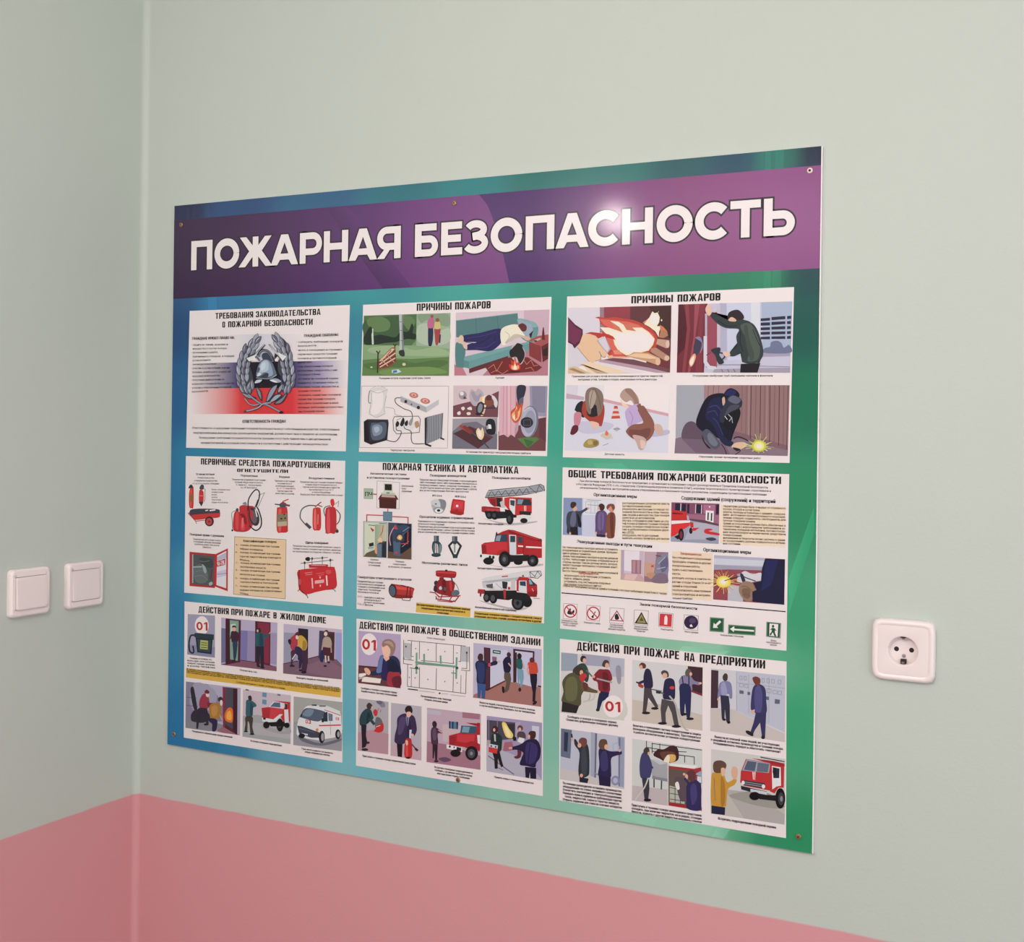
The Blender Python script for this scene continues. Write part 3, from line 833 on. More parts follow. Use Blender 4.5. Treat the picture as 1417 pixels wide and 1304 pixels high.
Art('B').draw('''
P d4b8bc 697,648 1015,648 1008,870 694,868
P 7c4c54 694,790 770,770 900,740 1015,686 1008,870 694,868
O c8b8bc 3 722,672 776,664 790,700 786,750 726,756
E a49498 762 716 28 30
E 5c545c 776 734 10 9
E e0d4d4 756 704 14 14
L 6c646c 5 770,720 790,740
S b8a8b0 810,700 824,672 850,690 870,670 900,690 910,730 880,780 840,790 812,750
S a498a4 820,700 840,690 860,720 890,700 890,740 850,760
S e0d0c8 750,804 770,796 776,812 762,822
S e0d0c8 724,836 744,828 746,850 728,852
S e0d0c8 794,806 820,796 826,818 800,816
S e0d0c8 790,838 812,834 818,850 796,854
S e0b898 880,740 920,724 930,760 910,850 884,850
S f0dcc0 900,730 940,720 940,760 912,800
E 3c343c 884 806 28 46 12
E 8c8890 884 806 16 34 12
L 3c343c 9 890,770 960,790 1000,790
L 3c343c 8 900,806 990,804
S d4c8cc 940,712 980,720 1006,760 1000,800 984,790 970,740
S 8c5040 920,730 950,720 980,760 970,790 920,780
S 6a3838 925,730 945,712 965,724 960,750 930,750
P 2c242c 850,840 890,840 918,852 860,856
P a498a0 692,880 1005,872 1002,1094 688,1090
P 7c7480 690,970 760,910 860,900 1004,990 1002,1094 688,1090
P 5c343c 694,984 810,932 978,1008 870,1090
P 6c4048 810,932 860,950 978,1008 960,1020
P a84c40 738,928 752,920 830,972 822,990 744,944
P 8c3c38 760,935 778,926 834,968 826,992 778,958
L 3c343c 22 826,984 900,1036
L 4c4450 8 896,1032 946,1086
L 605860 8 830,980 900,1030
S e8c8a0 856,970 872,945 890,962 900,940 912,990 896,1026 870,1014
S f8e8d0 866,975 876,960 894,980 890,1010 876,1000
S 28242c 930,890 984,892 988,984 930,980
P a8a0a4 926,930 952,922 958,944 930,956
P e0d8d8 940,918 960,922 964,950 944,950
P d0b4b8 1017,650 1356,650 1343,1105 1012,1100
P 9c94a8 1230,650 1356,652 1348,865 1236,860
P 8c8498 1246,650 1342,652 1338,838 1250,832
P 78484c 1012,970 1346,870 1343,1105 1012,1100
P 6c3c44 1290,880 1346,868 1345,1040 1300,1010
P d8a8b0 1030,650 1130,650 1128,1010 1100,990 1080,1010 1050,990 1016,1000
L b88890 4 1050,650 1044,980
L b88890 4 1072,650 1070,1000
L c09098 4 1098,650 1100,990
L e8c0c4 4 1086,650 1086,990
P c098a4 1130,650 1180,650 1150,960 1130,1000
S 38364a 1146,650 1202,650 1200,700 1182,750 1176,800 1156,790 1140,720
S 6c6478 1156,750 1188,730 1180,800 1160,810
S c85838 1100,830 1130,800 1140,760 1160,790 1180,770 1176,840 1160,890 1130,910 1104,880
S f0b078 1106,850 1130,820 1140,790 1150,830 1168,800 1160,860 1134,895 1112,880
S f8e4c0 1116,870 1126,850 1140,830 1150,860 1134,890
P d06c50 1126,830 1150,800 1148,870 1130,890
P 5c8048 1144,1018 1190,1012 1280,1010 1296,1024 1218,1088
P 486c3c 1190,1020 1260,1040 1218,1088
E 7c7888 1230 900 62 112 6
E b0acbc 1224 900 54 106 6
E 9c98a8 1232 902 40 80 6
E 34303c 1212 906 44 38
O 6c6878 3 1190,890 1236,884 1240,926 1190,926
L d0ccd4 4 1190,830 1210,812 1236,800 
''').build('illustration', sh, 'heater, iron and burning curtain scenes in three frames')
for p0, p1, t in [((178, 603), (537, 601), 'Разведение костров, поджигание сухой травы, свалок'), ((993, 600), (1053, 598), 'Курение'), ((258, 1106), (424, 1108), 'Перегрузка электросети'), ((785, 1117), (1238, 1128), 'Оставление без присмотра электронагревательных приборов')]:
    a = Art('B'); a.text(TXT, 13, p0, p1, t, .03); a.build('caption', sh)

# ================================================================== sheet: causes of fires (work and play)
sh = sheet('C', [(62, 62), (1368, 7), (1343, 1020), (37, 988)])
a = Art('C'); a.head(BLK, 42, (431, 102), (671, 94), 'ПРИЧИНЫ'); a.head(BLK, 42, (697, 93), (944, 84), 'ПОЖАРОВ'); a.build('heading', sh)
Art('Y').draw('''
P d6c8d0 12,104 440,96 440,440 12,560
P d2c6cc 10,560 300,480 470,760 300,830 10,980
P 9c7c88 440,96 500,96 500,440 440,440
V 9c4450 8c404c 496,94 860,84 860,420 496,420
P 6c3c40 850,84 1406,70 1396,700 850,520
P 523230 1100,78 1406,70 1400,520 1240,420
P 7c3c40 1100,560 1396,640 1388,976 1060,900
P 6c4440 1160,640 1390,700 1388,800 1240,760
P c04a40 372,236 420,222 540,240 640,226 760,250 880,264 960,290 1040,330 1140,390 1200,460 1240,560 1190,640 1130,700 1000,730 780,770 600,790 540,720 500,560 470,440 500,350 450,320 430,250
P d86a5c 440,256 560,262 700,280 820,290 960,330 1060,390 1160,460 1190,540 1150,620 1100,680 780,740 640,720 560,620 500,400 560,370 490,330
P d07860 590,270 700,280 780,330 860,310 980,350 900,420 760,440 640,400
P f4dcc4 580,280 690,290 760,330 800,400 930,420 880,370 1010,370 1100,430 1180,520 1160,600 1100,680 940,720 800,745 690,680 640,600 620,520 510,440 440,364 560,370 650,400 750,434 700,360
P fbeada 640,440 760,450 860,440 1000,420 1100,470 1160,540 1090,650 900,700 800,700 680,620
P c03c34 240,450 320,430 420,440 500,450 560,460 620,490 652,536 560,510 480,490 420,520 380,480 310,456
P d88070 1020,300 1090,250 1120,320 1060,340
P f2d8c0 1040,320 1110,230 1150,150 1180,175 1220,165 1250,230 1240,300 1210,350 1270,350 1240,430 1235,500 1190,420 1110,360
P fbe8d4 1110,270 1150,190 1210,180 1235,240 1210,310 1160,350
P f2d8c0 1226,160 1240,140 1236,150 1228,172
E f2d8c0 1274 270 10 14
P d07c54 1250,330 1300,360 1350,420 1360,480 1300,510 1240,500 1260,430
P b08060 1280,400 1350,430 1362,480 1300,506 1250,490
P c49c88 1220,520 1380,540 1380,600 1340,650 1200,590
E d8b8a4 1356 594 26 50
P b88a74 1130,650 1200,640 1380,760 1320,816 1130,700
E d8b49c 1346 782 34 36
P c89878 800,760 900,700 1100,710 1254,780 1220,876 1060,820
P e4bc9c 820,750 920,716 1090,726 1240,790 1100,790 940,770
E dcb498 1226 828 34 50
P dcac94 536,750 620,740 780,760 900,770 700,790 560,800
P d05c54 590,700 700,700 780,760 620,760
P e08c78 620,680 700,670 740,730 640,730
P 7c5058 440,810 620,780 900,800 1386,930 1386,976 1100,940
P b898a4 420,830 480,800 1100,910 1386,980 1200,980
P e0ccd0 400,830 1060,976 860,982 300,870
P e4c8ac 200,860 300,830 860,984 300,990
P c8a488 200,860 170,876 560,990 400,990
P d4b494 20,910 100,890 330,990 10,990
P a88468 20,930 80,916 260,990 180,990
P e0bc9c 130,640 190,600 210,460 300,456 380,490 430,540 470,620 540,720 520,770 490,770 440,690 460,790 400,820 330,836 290,820
S e2b898 150,630 200,480 300,460 400,500 480,640 530,740 496,772 440,690 460,780 380,822 310,832
C 7c5048 6 432,690 470,760 500,772 524,760
C 8c6050 5 300,830 220,740 140,640
C 8c6050 5 384,820 450,800 456,740
P b8a4ac 398,550 510,482 590,660 545,720 470,640
P d4c4cc 420,544 508,490 570,650 545,700 480,630
P 5c2040 12,226 110,330 210,395 212,460 170,580 100,652 70,600 12,570
P 7c3056 12,250 120,370 200,410 180,540 100,600 12,540
''').build('illustration', sh, 'hand feeding a blazing wood stove')
Art('C').draw('''
P c4bccc 703,108 1358,90 1346,500 693,500
P b4acc0 940,100 1110,98 1106,420 940,430
P c8c4d4 980,100 1160,96 1160,420 984,430
P aab0c4 1180,95 1358,90 1350,380 1190,380
P d4d0dc 1120,97 1172,95 1172,430 1124,430
P a89cb0 1160,388 1346,388 1346,410 1170,410
P c4bccc 1160,410 1346,405 1346,465 1160,460
P 383248 1176,188 1230,184 1230,200 1176,204
P 383248 1238,180 1318,174 1318,192 1238,198
P 383248 1328,174 1352,172 1352,190 1328,192
P 383248 1176,212 1230,210 1230,228 1176,230
P 383248 1238,208 1318,204 1318,220 1238,226
P 383248 1328,204 1350,202 1350,220 1328,220
P 383248 1176,240 1230,238 1230,254 1176,256
P 383248 1238,236 1318,232 1318,250 1238,252
P 383248 1328,232 1350,232 1350,248 1328,250
P 383248 1176,266 1230,264 1230,280 1176,282
P 383248 1238,264 1318,262 1318,278 1238,280
P 383248 1328,262 1350,260 1350,276 1328,278
P 383248 1176,294 1230,292 1230,308 1176,308
P 383248 1238,292 1318,290 1318,306 1238,306
P 383248 1328,290 1350,288 1350,304 1328,306
S 787a94 1192,386 1200,360 1230,350 1236,325 1270,316 1296,330 1310,356 1340,340 1348,386
P 7c3440 703,108 870,103 850,500 693,500
P 5c2430 703,108 730,107 756,220 740,360 700,400
P 94444c 740,107 762,106 770,250 742,500 724,500 752,250
P a4505c 796,105 826,104 800,300 770,500 756,500 790,300
P 8c3c48 826,104 856,103 840,300 840,500 800,500
P a05060 858,170 925,150 925,470 862,470
P c8b8c4 926,110 944,110 944,460 926,460
L b8b0bc 12 862,160 862,300
L d0c8d0 20 858,290 858,440 880,470 920,475
S 4a4258 790,350 806,310 830,306 836,340 818,390 796,392
S 8c84a0 800,300 830,296 845,350 826,390 838,330
S e0a088 764,440 776,410 796,390 804,410 790,450 774,466
S f4d8c0 768,440 780,415 794,405 790,440 776,460
P a89ca8 910,480 1345,470 1346,500 900,500
L 8c8494 4 920,455 1060,455
L 8c8494 3 1170,462 1345,466
L 6c6478 4 950,480 960,498
L 6c6478 4 985,480 995,498
L 6c6478 4 1020,478 1030,498
P 241c24 1062,450 1175,445 1158,500 1058,500
P 2c3434 884,160 900,152 980,196 1050,196 1060,240 1040,330 1000,380 998,404 1030,404 1060,390 1070,440 1170,445 1190,390 1180,320 1140,230 1110,204 1060,190 990,200 940,180
S 3c4444 884,170 900,154 990,196 1060,194 1110,206 1150,240 1184,330 1190,400 1160,440 1120,448 1076,440 1070,400 1062,380 1030,404 1000,404 1002,380 1040,350 1036,290 1050,250 980,244 930,220
S 586058 1060,230 1110,215 1140,250 1170,330 1170,400 1150,430 1100,430 1120,360 1090,300
S 4c544c 1080,240 1100,230 1110,300 1140,400 1120,430 1096,350
L 22282a 4 1060,260 1058,330 1075,380
C 22282a 4 930,200 980,230 1040,230
C 22282a 4 1130,250 1160,320 1176,350
S e0b8a4 858,140 872,108 890,118 896,150 878,174
S 38282c 990,196 990,160 1016,142 1050,140 1078,170 1076,192 1040,196
S d8b09c 990,196 1010,180 1036,196 1030,206 1000,204
S 343c44 890,370 934,354 946,366 940,400 966,440 934,450 914,400
L 343c44 8 940,385 968,390 970,410 950,430
S e0b8a4 958,382 990,380 1002,400 975,408
L 6c4450 5 864,400 890,384
''').build('illustration', sh, 'person in a dark jacket thawing a pipe beside a window')
Art('C').draw('''
P ddd2da 57,573 655,570 643,963 47,948
P e8dcdc 275,573 655,570 645,740 420,700 272,660
P d4c8d0 57,573 125,573 120,700 57,660
P c4a4b0 57,620 160,640 160,665 57,650
P d0a0a8 270,650 400,680 645,735 645,752 400,700 270,668
P d4ccd8 57,650 270,668 645,752 643,963 47,948
S c4bccc 110,790 240,780 330,800 280,840 150,850
S bcb4c8 540,850 640,830 645,855 560,870
S 28242c 104,720 120,680 156,668 160,760 110,720
S c88490 104,735 140,730 144,760 130,806 104,804
S 6c2438 82,840 96,806 124,806 124,836 100,858 82,856
S a84434 150,690 170,660 260,670 278,720 264,800 250,808 220,790 190,780 150,740
S 302430 176,700 210,680 240,690 244,740 210,756 180,744
S 8c7468 165,650 176,600 214,584 256,604 272,650 262,720 240,750 230,690 206,690 196,740 176,720
S b09c90 190,620 214,600 230,640 210,700 190,700
C 6c5850 3 214,590 200,650 190,720
C 6c5850 3 220,590 246,650 256,710
S e0b4a4 196,780 240,790 244,810 216,826 200,800
P c85840 334,692 352,692 368,764 316,766
P e0c0bc 330,708 356,708 360,722 326,722
P e0c0bc 324,736 363,736 366,748 320,750
P c8bcb0 264,850 316,852 326,880 288,886 254,866
P e0784c 280,846 290,832 302,850 296,864 282,862
P b8b0b8 326,824 352,812 372,826 346,840
L 605860 3 330,826 364,824
S a89058 160,905 190,882 240,890 242,920 200,934 160,928
S c0a870 180,895 200,888 210,910 186,915
S 8c7040 214,896 238,896 234,918 216,918
L 8c8490 3 270,920 300,908
S b8988c 368,640 376,610 400,592 436,600 470,640 476,680 452,690 430,660 400,670
S a07c70 400,592 440,600 476,676 456,690 440,650 400,610
S e8c4b4 370,650 380,670 400,680 420,700 392,700 376,680
S c0a4c8 396,730 420,700 470,680 500,720 520,760 470,790 420,812 408,790
C 9c80a8 3 420,720 440,760 430,800
P 946054 462,690 484,676 500,720 490,740 
S 946054 404,830 440,800 500,790 480,740 470,710 500,690 530,730 560,780 566,830 540,880 500,900 440,880 406,850
S 805048 420,830 480,830 540,820 530,870 480,890 430,870
S d0aca0 566,800 600,800 616,840 600,862 570,840
S c8a49c 440,860 500,870 520,900 500,944 476,940 460,900
S dcbcb0 484,890 514,900 510,930 490,936
''').build('illustration', sh, 'two children playing with fire on the floor')
Art('C').draw('''
P a8a4ac 692,572 860,572 850,870 686,900
P 987474 850,572 1343,572 1334,950 1000,900 850,870
P a88484 850,572 1000,572 990,700 850,850
P 88646c 1000,830 1334,920 1334,948 1000,870
P 8c7480 686,880 860,830 1334,950 1332,980 680,965
S 6c5464 720,860 740,800 780,780 820,810 880,900 820,920 740,890
P 7c6474 720,880 960,890 1000,970 800,960
L 805c5c 3 876,574 870,700
L 805c5c 3 906,574 902,640
L 805c5c 3 936,574 934,620
L 805c5c 3 1070,574 1066,840
L 805c5c 3 1096,574 1090,860
L b49490 3 1110,574 1106,860
L 5c3c40 4 1122,574 1118,880
L 805c5c 3 1150,574 1144,880
L 5c3c40 4 1176,574 1172,890
L 805c5c 3 1200,574 1196,890
L b49490 3 1214,574 1210,880
L 5c3c40 4 1230,574 1228,900
L 805c5c 3 1258,574 1254,900
L 5c3c40 4 1284,574 1280,920
L 805c5c 3 1310,574 1306,930
L 5c3c40 3 1334,574 1326,940
S 1c1830 806,800 820,730 860,650 910,622 970,622 1000,660 1050,700 1060,740 1040,800 1020,850 1000,900 940,880 860,850
S 28264c 870,700 900,650 960,650 980,720 940,800 980,880 1020,900 1000,925 950,900 900,800 860,760
C 40427a 5 880,700 920,690 950,720
C 40427a 5 870,730 910,720 930,750
C 40427a 4 900,760 930,790 960,860
S 1c1830 960,640 980,600 1010,590 1046,610 1052,640 1000,650
S 2c2c60 970,630 984,604 1010,596 1036,610 1020,630
S d0a890 955,650 968,640 972,670 960,690
S 38384a 940,750 960,700 990,640 1030,630 1068,660 1062,700 1000,740 956,790
S 686878 990,650 1020,632 1062,656 1040,680 1000,668
S 50505e 1000,690 1056,690 1010,730 970,750
S 14121e 980,745 1050,710 1056,750 1020,830 970,810
L a8a4a8 5 990,740 1010,760 995,780
L d0ccd0 4 970,750 985,770
L a8a4a8 4 1010,755 1015,790
S 5c5a68 842,860 860,826 890,840 940,900 936,930 900,936
S 787684 870,860 890,850 930,905 910,925 880,900
S 201c28 840,860 856,900 890,936 870,930 844,890
S d8b498 1010,930 1030,905 1080,900 1096,920 1050,945
S 282430 1015,930 1060,940 1040,952
C 241c24 6 1020,880 1050,870 1100,890 1150,930
C 241c24 4 950,910 970,940 980,970
C 241c24 4 1040,940 1060,950 1030,972
L c8c8b0 4 1080,905 1130,925
''').draw('\n'.join('L %s 2.5 1170,925 %.0f,%.0f' % (['d8d870', 'b8a878', 'e0e090'][k % 3], 1170 + (50 + 52 * ((k * 37) % 10) / 10) * math.cos(k * 2 * PI / 34), 925 + (34 + 52 * ((k * 53) % 10) / 10) * (1 if math.sin(k * 2 * PI / 34) < 0 else .55) * math.sin(k * 2 * PI / 34)) for k in range(34)) + '''
E c8c050 1168 922 42 34
E e0e080 1168 922 30 26
E f4f4c8 1168 922 16 15
''').build('illustration', sh, 'crouching welder in a mask throwing sparks')
for p0, p1, t in [((90, 527), (614, 524), 'Применение для розжига печей легковоспламеняющихся и горючих жидкостей,'), ((125, 545), (577, 544), 'выпадение углей, трещины в кладке, неисправные печи и дымоходы'), ((785, 523), (1245, 522), 'Отогревание замёрзших труб паяльными лампами и факелами'), ((278, 974), (392, 977), 'Детская шалость'), ((823, 988), (1178, 998), 'Нарушение правил проведения сварочных работ')]:
    a = Art('C'); a.text(TXT, 11, p0, p1, t, .03); a.build('caption', sh)

# ================================================================== sheet: first-aid firefighting equipment
sh = sheet('D', [(72, 33), (1348, 70), (1328, 1235), (57, 1127)])
a = Art('D'); a.head(BLK, 48, (192, 100), (474, 108), 'ПЕРВИЧНЫЕ'); a.head(BLK, 48, (497, 109), (745, 116), 'СРЕДСТВА'); a.head(BLK, 48, (768, 117), (1226, 131), 'ПОЖАРОТУШЕНИЯ')
a.head(BLK, 26, (482, 160), (890, 168), 'ОГНЕТУШИТЕЛИ')
a.build('heading', sh)
Art('D').draw('''
S c83430 100,440 96,360 106,290 128,280 134,300 132,440 116,450
S e06050 106,430 106,350 112,300 118,300 116,430
P 8c7040 108,340 126,340 126,400 106,400
S 3c3a40 92,290 108,262 124,268 128,286 108,290
S c83430 178,400 178,320 190,300 206,310 214,330 210,400
L e0a0a0 4 180,350 210,352
S 404048 176,400 210,400 204,420 196,434 186,420
S 505058 180,290 196,262 216,270 212,300 190,300
L 707078 4 212,290 226,300 224,380 216,400
S 484450 100,480 140,456 320,458 344,480 340,520 280,530 140,520 110,510
S c83838 118,510 160,500 330,490 346,500 338,524 280,530 160,545 126,535
L e8dcdc 8 228,470 250,466
L e8dcdc 10 262,470 308,464
L b84848 6 90,490 150,555 240,545
L b84848 5 90,490 104,490 
L b84848 5 150,555 156,575
E 3c3038 260 556 36 40
E c04848 258 558 24 28
E 7c2c30 258 558 8 9
''').build('illustration', sh, 'three carbon dioxide fire extinguishers, one on wheels')
Art('D').draw('''
L 8c888c 5 650,350 702,326 650,440
S c03038 450,620 456,500 480,470 500,480 500,440 530,425 570,430 620,440 640,500 600,600 560,636 500,640
S d84850 470,600 470,500 486,480 494,520 490,620
S d84850 512,620 516,540 530,520 544,540 540,620
S 901c28 500,500 540,500 560,560 546,580 520,520
S e47078 520,540 534,530 530,600 520,600
S a82830 560,450 600,440 620,520 580,590
E 403840 618 520 40 74 -14
E 70606a 614 520 26 54 -14
S b83840 586,460 606,480 610,540 590,520
L d8ccd0 10 628,460 642,520
L 5c585c 8 616,470 650,380
S 505058 470,470 480,450 492,455 492,476
S 8c888c 528,410 550,400 560,424 530,420
C 2c282e 9 572,470 574,380 620,310 650,306 662,340 650,400 634,440 
C 2c282e 10 580,590 630,628 670,600 676,540 656,470 640,440
C 6c686c 4 470,470 440,490 444,560 444,630
E 403840 444 628 8 8
''').build('illustration', sh, 'large wheeled powder extinguisher with black hose loop')
Art('D').draw('''
S c83030 800,630 800,460 812,444 860,440 884,456 888,600 884,640 840,646
S e05c54 812,620 812,470 828,456 836,470 832,630
P 8c7c64 802,500 884,490 884,590 802,600
E 281c20 836 534 8 6
E 281c20 866 530 7 6
E 281c20 860 500 6 6
P b8a890 806,560 880,555 880,590 806,596
L 505860 10 784,418 904,432
S 505860 820,420 850,400 880,420 860,445 830,442
L b82c34 8 838,418 850,396 894,378
L b82c34 7 848,400 872,420 906,426
''').build('illustration', sh, 'single red water extinguisher')
Art('D').draw('''
C 606068 9 1110,430 1050,430 1000,460 986,520 1010,560 1040,590
L 505058 24 1030,572 1070,610
S c83434 1088,610 1088,470 1100,448 1136,444 1152,470 1152,610 1120,628
S e07068 1096,600 1098,480 1112,460 1116,610
L e8b0a8 4 1130,500 1128,580
L 8c2c30 8 1106,440 1130,420 1156,400
L 8c2c30 7 1126,424 1164,438
S c02c34 1190,640 1188,480 1204,444 1256,440 1276,480 1272,640 1230,650
S d8545c 1200,630 1202,490 1220,460 1226,640
S d83038 1232,420 1230,384 1252,376 1262,410 1250,440
C 585860 7 1190,520 1176,470 1190,440 1230,430
L 807c84 4 1262,420 1296,394 1290,440
C 585860 8 1276,460 1306,500 1300,550 1278,580
E 404048 1282 634 13 14
L c02c34 6 1260,600 1285,620
L 504c54 5 1188,650 1200,636
''').build('illustration', sh, 'foam extinguishers, one with hose, one on wheels')
Art('D').draw('''
P b82830 100,800 310,818 304,1090 100,1074
P 585c5c 118,818 300,834 292,1076 118,1058
S 6c7070 130,940 180,900 230,930 250,1000 220,1050 150,1040
S 484c4c 180,850 280,860 280,930 200,900
L a8b4b4 8 126,820 126,1050
L a8b4b4 8 126,922 200,920 
S a0a4a4 200,900 226,920 236,960 220,970
L 7c2828 8 280,940 270,1020
C 888c8c 3 150,960 200,950 240,990
C 888c8c 3 140,1000 200,990 250,1030
C 888c8c 3 180,870 210,880 260,870
S a8acac 256,1050 280,1040 284,1060 262,1070
P c03038 310,818 408,772 406,1116 304,1078
P d8d0d4 322,830 396,792 394,1092 316,1066
P b8b0c0 322,840 396,805 396,850 322,870
P b02830 318,876 388,854 386,904 318,920
T e8d4d4 34 326,912 384,900 0.03 01-ПК
P c4bcd0 318,960 394,940 394,990 318,1010
L b83c44 4 318,980 396,972
''').build('illustration', sh, 'open red hydrant cabinet with a rolled hose')
Art('D', 0.00032).draw('''
P e2c2a0 462,678 874,702 866,1176 452,1140
O 6c5040 3 462,678 874,702 866,1176 452,1140
''').build('yellow_panel', sh, 'beige text panel with thin brown border')
Art('D').draw('''
L 504850 5 990,892 1252,864
L 5c4c50 5 1060,856 1208,844
S 1c1a20 1026,858 1040,842 1062,844 1062,870 1040,872
E 5c4c50 1082 854 7 12
E 5c4c50 1164 848 7 12
E 504850 1022 888 8 12
E 504850 1228 866 8 12
L 605860 4 1022,890 1022,940
L 605860 4 1228,866 1228,920
L 605860 4 1080,856 1082,900
L 605860 4 1164,850 1164,900
S b83038 1056,904 1070,900 1200,900 1208,912 1196,922 1070,928 1058,920
L e8a8a8 4 1076,906 1190,908
S c02028 972,950 1100,930 1240,918 1266,940 1276,1000 1270,1090 1150,1110 1036,1140 980,1100 970,1020
P a01c24 970,946 984,944 990,1100 1036,1140 976,1104
P c82830 984,944 1262,920 1274,1000 1272,1088 1036,1138 990,1100
E b0606c 984 1040 9 24
P e8b8b8 1076,1010 1086,1010 1092,1092 1082,1092
P e8d8d8 1192,990 1202,988 1208,1068 1198,1070
P e0a8a8 1104,1030 1178,1020 1178,1046 1104,1056
E e0a8a8 1146 1004 6 10
E e0a8a8 1148 1070 6 10
L e09090 5 1024,970 1084,962
L e09090 5 1030,984 1084,978
L d86c6c 5 1116,974 1180,966
L d86c6c 5 1130,988 1176,982
E d05058 1214 960 24 18
L 504048 6 1036,1138 1050,1170
L 504048 6 1000,1112 1040,1150
L 504048 6 976,1104 968,1116
L 504048 5 1240,1095 1262,1104 1270,1118
''').build('illustration', sh, 'red fire board with shovel and hook above it')
a = Art('D', 0.0006)
for h, p0, p1, t in [(16, (154, 186), (302, 186), 'Углекислотные'), (16, (512, 196), (648, 200), 'Порошковые'), (16, (820, 206), (904, 208), 'Водные'), (16, (1058, 216), (1262, 220), 'Воздушно-пенные'),
                     (18, (104, 668), (376, 682), 'Пожарные краны с рукавами'), (18, (533, 720), (797, 728), 'Классификация пожаров'), (20, (1030, 734), (1212, 738), 'Щиты пожарные')]:
    a.text(TXB, h, p0, p1, t, .035)
G_ = '6a5c62'
a.para(G_, 13, (88, 212), (380, 214), 23, ['Углекислотные ручные', 'и передвижные предназначены', 'от 1 до 20 кг в закрытых помещениях'], bold=.02)
a.para(G_, 12, (278, 306), (440, 308), 20.5, ['баллон с углекислым газом', 'запорная головка', 'раструб', 'рукоятка', 'чека и пломба', 'опорная часть на шасси'], 'l', .01)
a.para(G_, 13, (420, 225), (735, 232), 21, ['Предназначены и применяются для тушения', 'загораний твёрдых веществ класса А,', 'В - жидких и Е - электроустановок', 'до 1 кВ. Выпускаются'], bold=.02)
a.para(G_, 13, (765, 236), (965, 241), 20, ['Применяются для тушения', 'загораний класса А', 'на небольших площадях', '', 'горючих жидкостей', 'кроме спиртов и ацетона'], bold=.02)
a.text('c05050', 12, (800, 296), (950, 298), 'до +5 °С применять', .02)
a.para(G_, 13, (988, 245), (1328, 252), 20, ['=Предназначены для тушения пожаров твёрдых', 'и жидких веществ, материалов класса А,', 'горючих и легковоспламеняющихся жидкостей', 'при температуре от +5 до +50 °С', 'и электрооборудования', '=Заряд раствор пенообразователя в воде'], bold=.02)
a.para(G_, 13, (90, 700), (395, 718), 20, ['Предназначены для тушения пожаров', 'в помещениях, имеющих внутренний', 'водопровод, имеют ствол и рукав', 'длиной 20 м'], bold=.02)
a.para(G_, 13, (930, 756), (1312, 770), 22, ['=Предназначены для размещения первичных средств', '=тушения пожаров, пожарного инструмента, инвентаря', '=на промышленных и складских объектах, стройках'], bold=.02)
for y, t, x1 in [(753, 'A -   пожары, возникающие при горении', 820), (780, '        твёрдых материалов', 690), (812, 'B -   пожары, возникающие при горении', 828), (842, '        горючих жидкостей или плавящихся', 835), (866, '        веществ', 582), (896, 'C -   пожары, возникающие при горении', 828), (924, '        газообразных веществ', 712),
                 (955, 'D -   пожары, возникающие при горении', 826), (984, '        металлов и их сплавов', 706), (1020, 'E -   пожары, возникающие при горении', 822), (1046, '        электроустановок и электросетей', 808), (1082, 'F -   пожары, возникающие при горении', 820), (1110, '        ядерных материалов, радиоактивных', 842), (1134, '        отходов', 572)]:
    ind = t[0] == ' '
    a.text('4c3a34', 14, (505 if ind else 472, y - (4 if not ind else 0)), (x1, y + 12), t.strip(), .02)
a.build('body_text', sh)

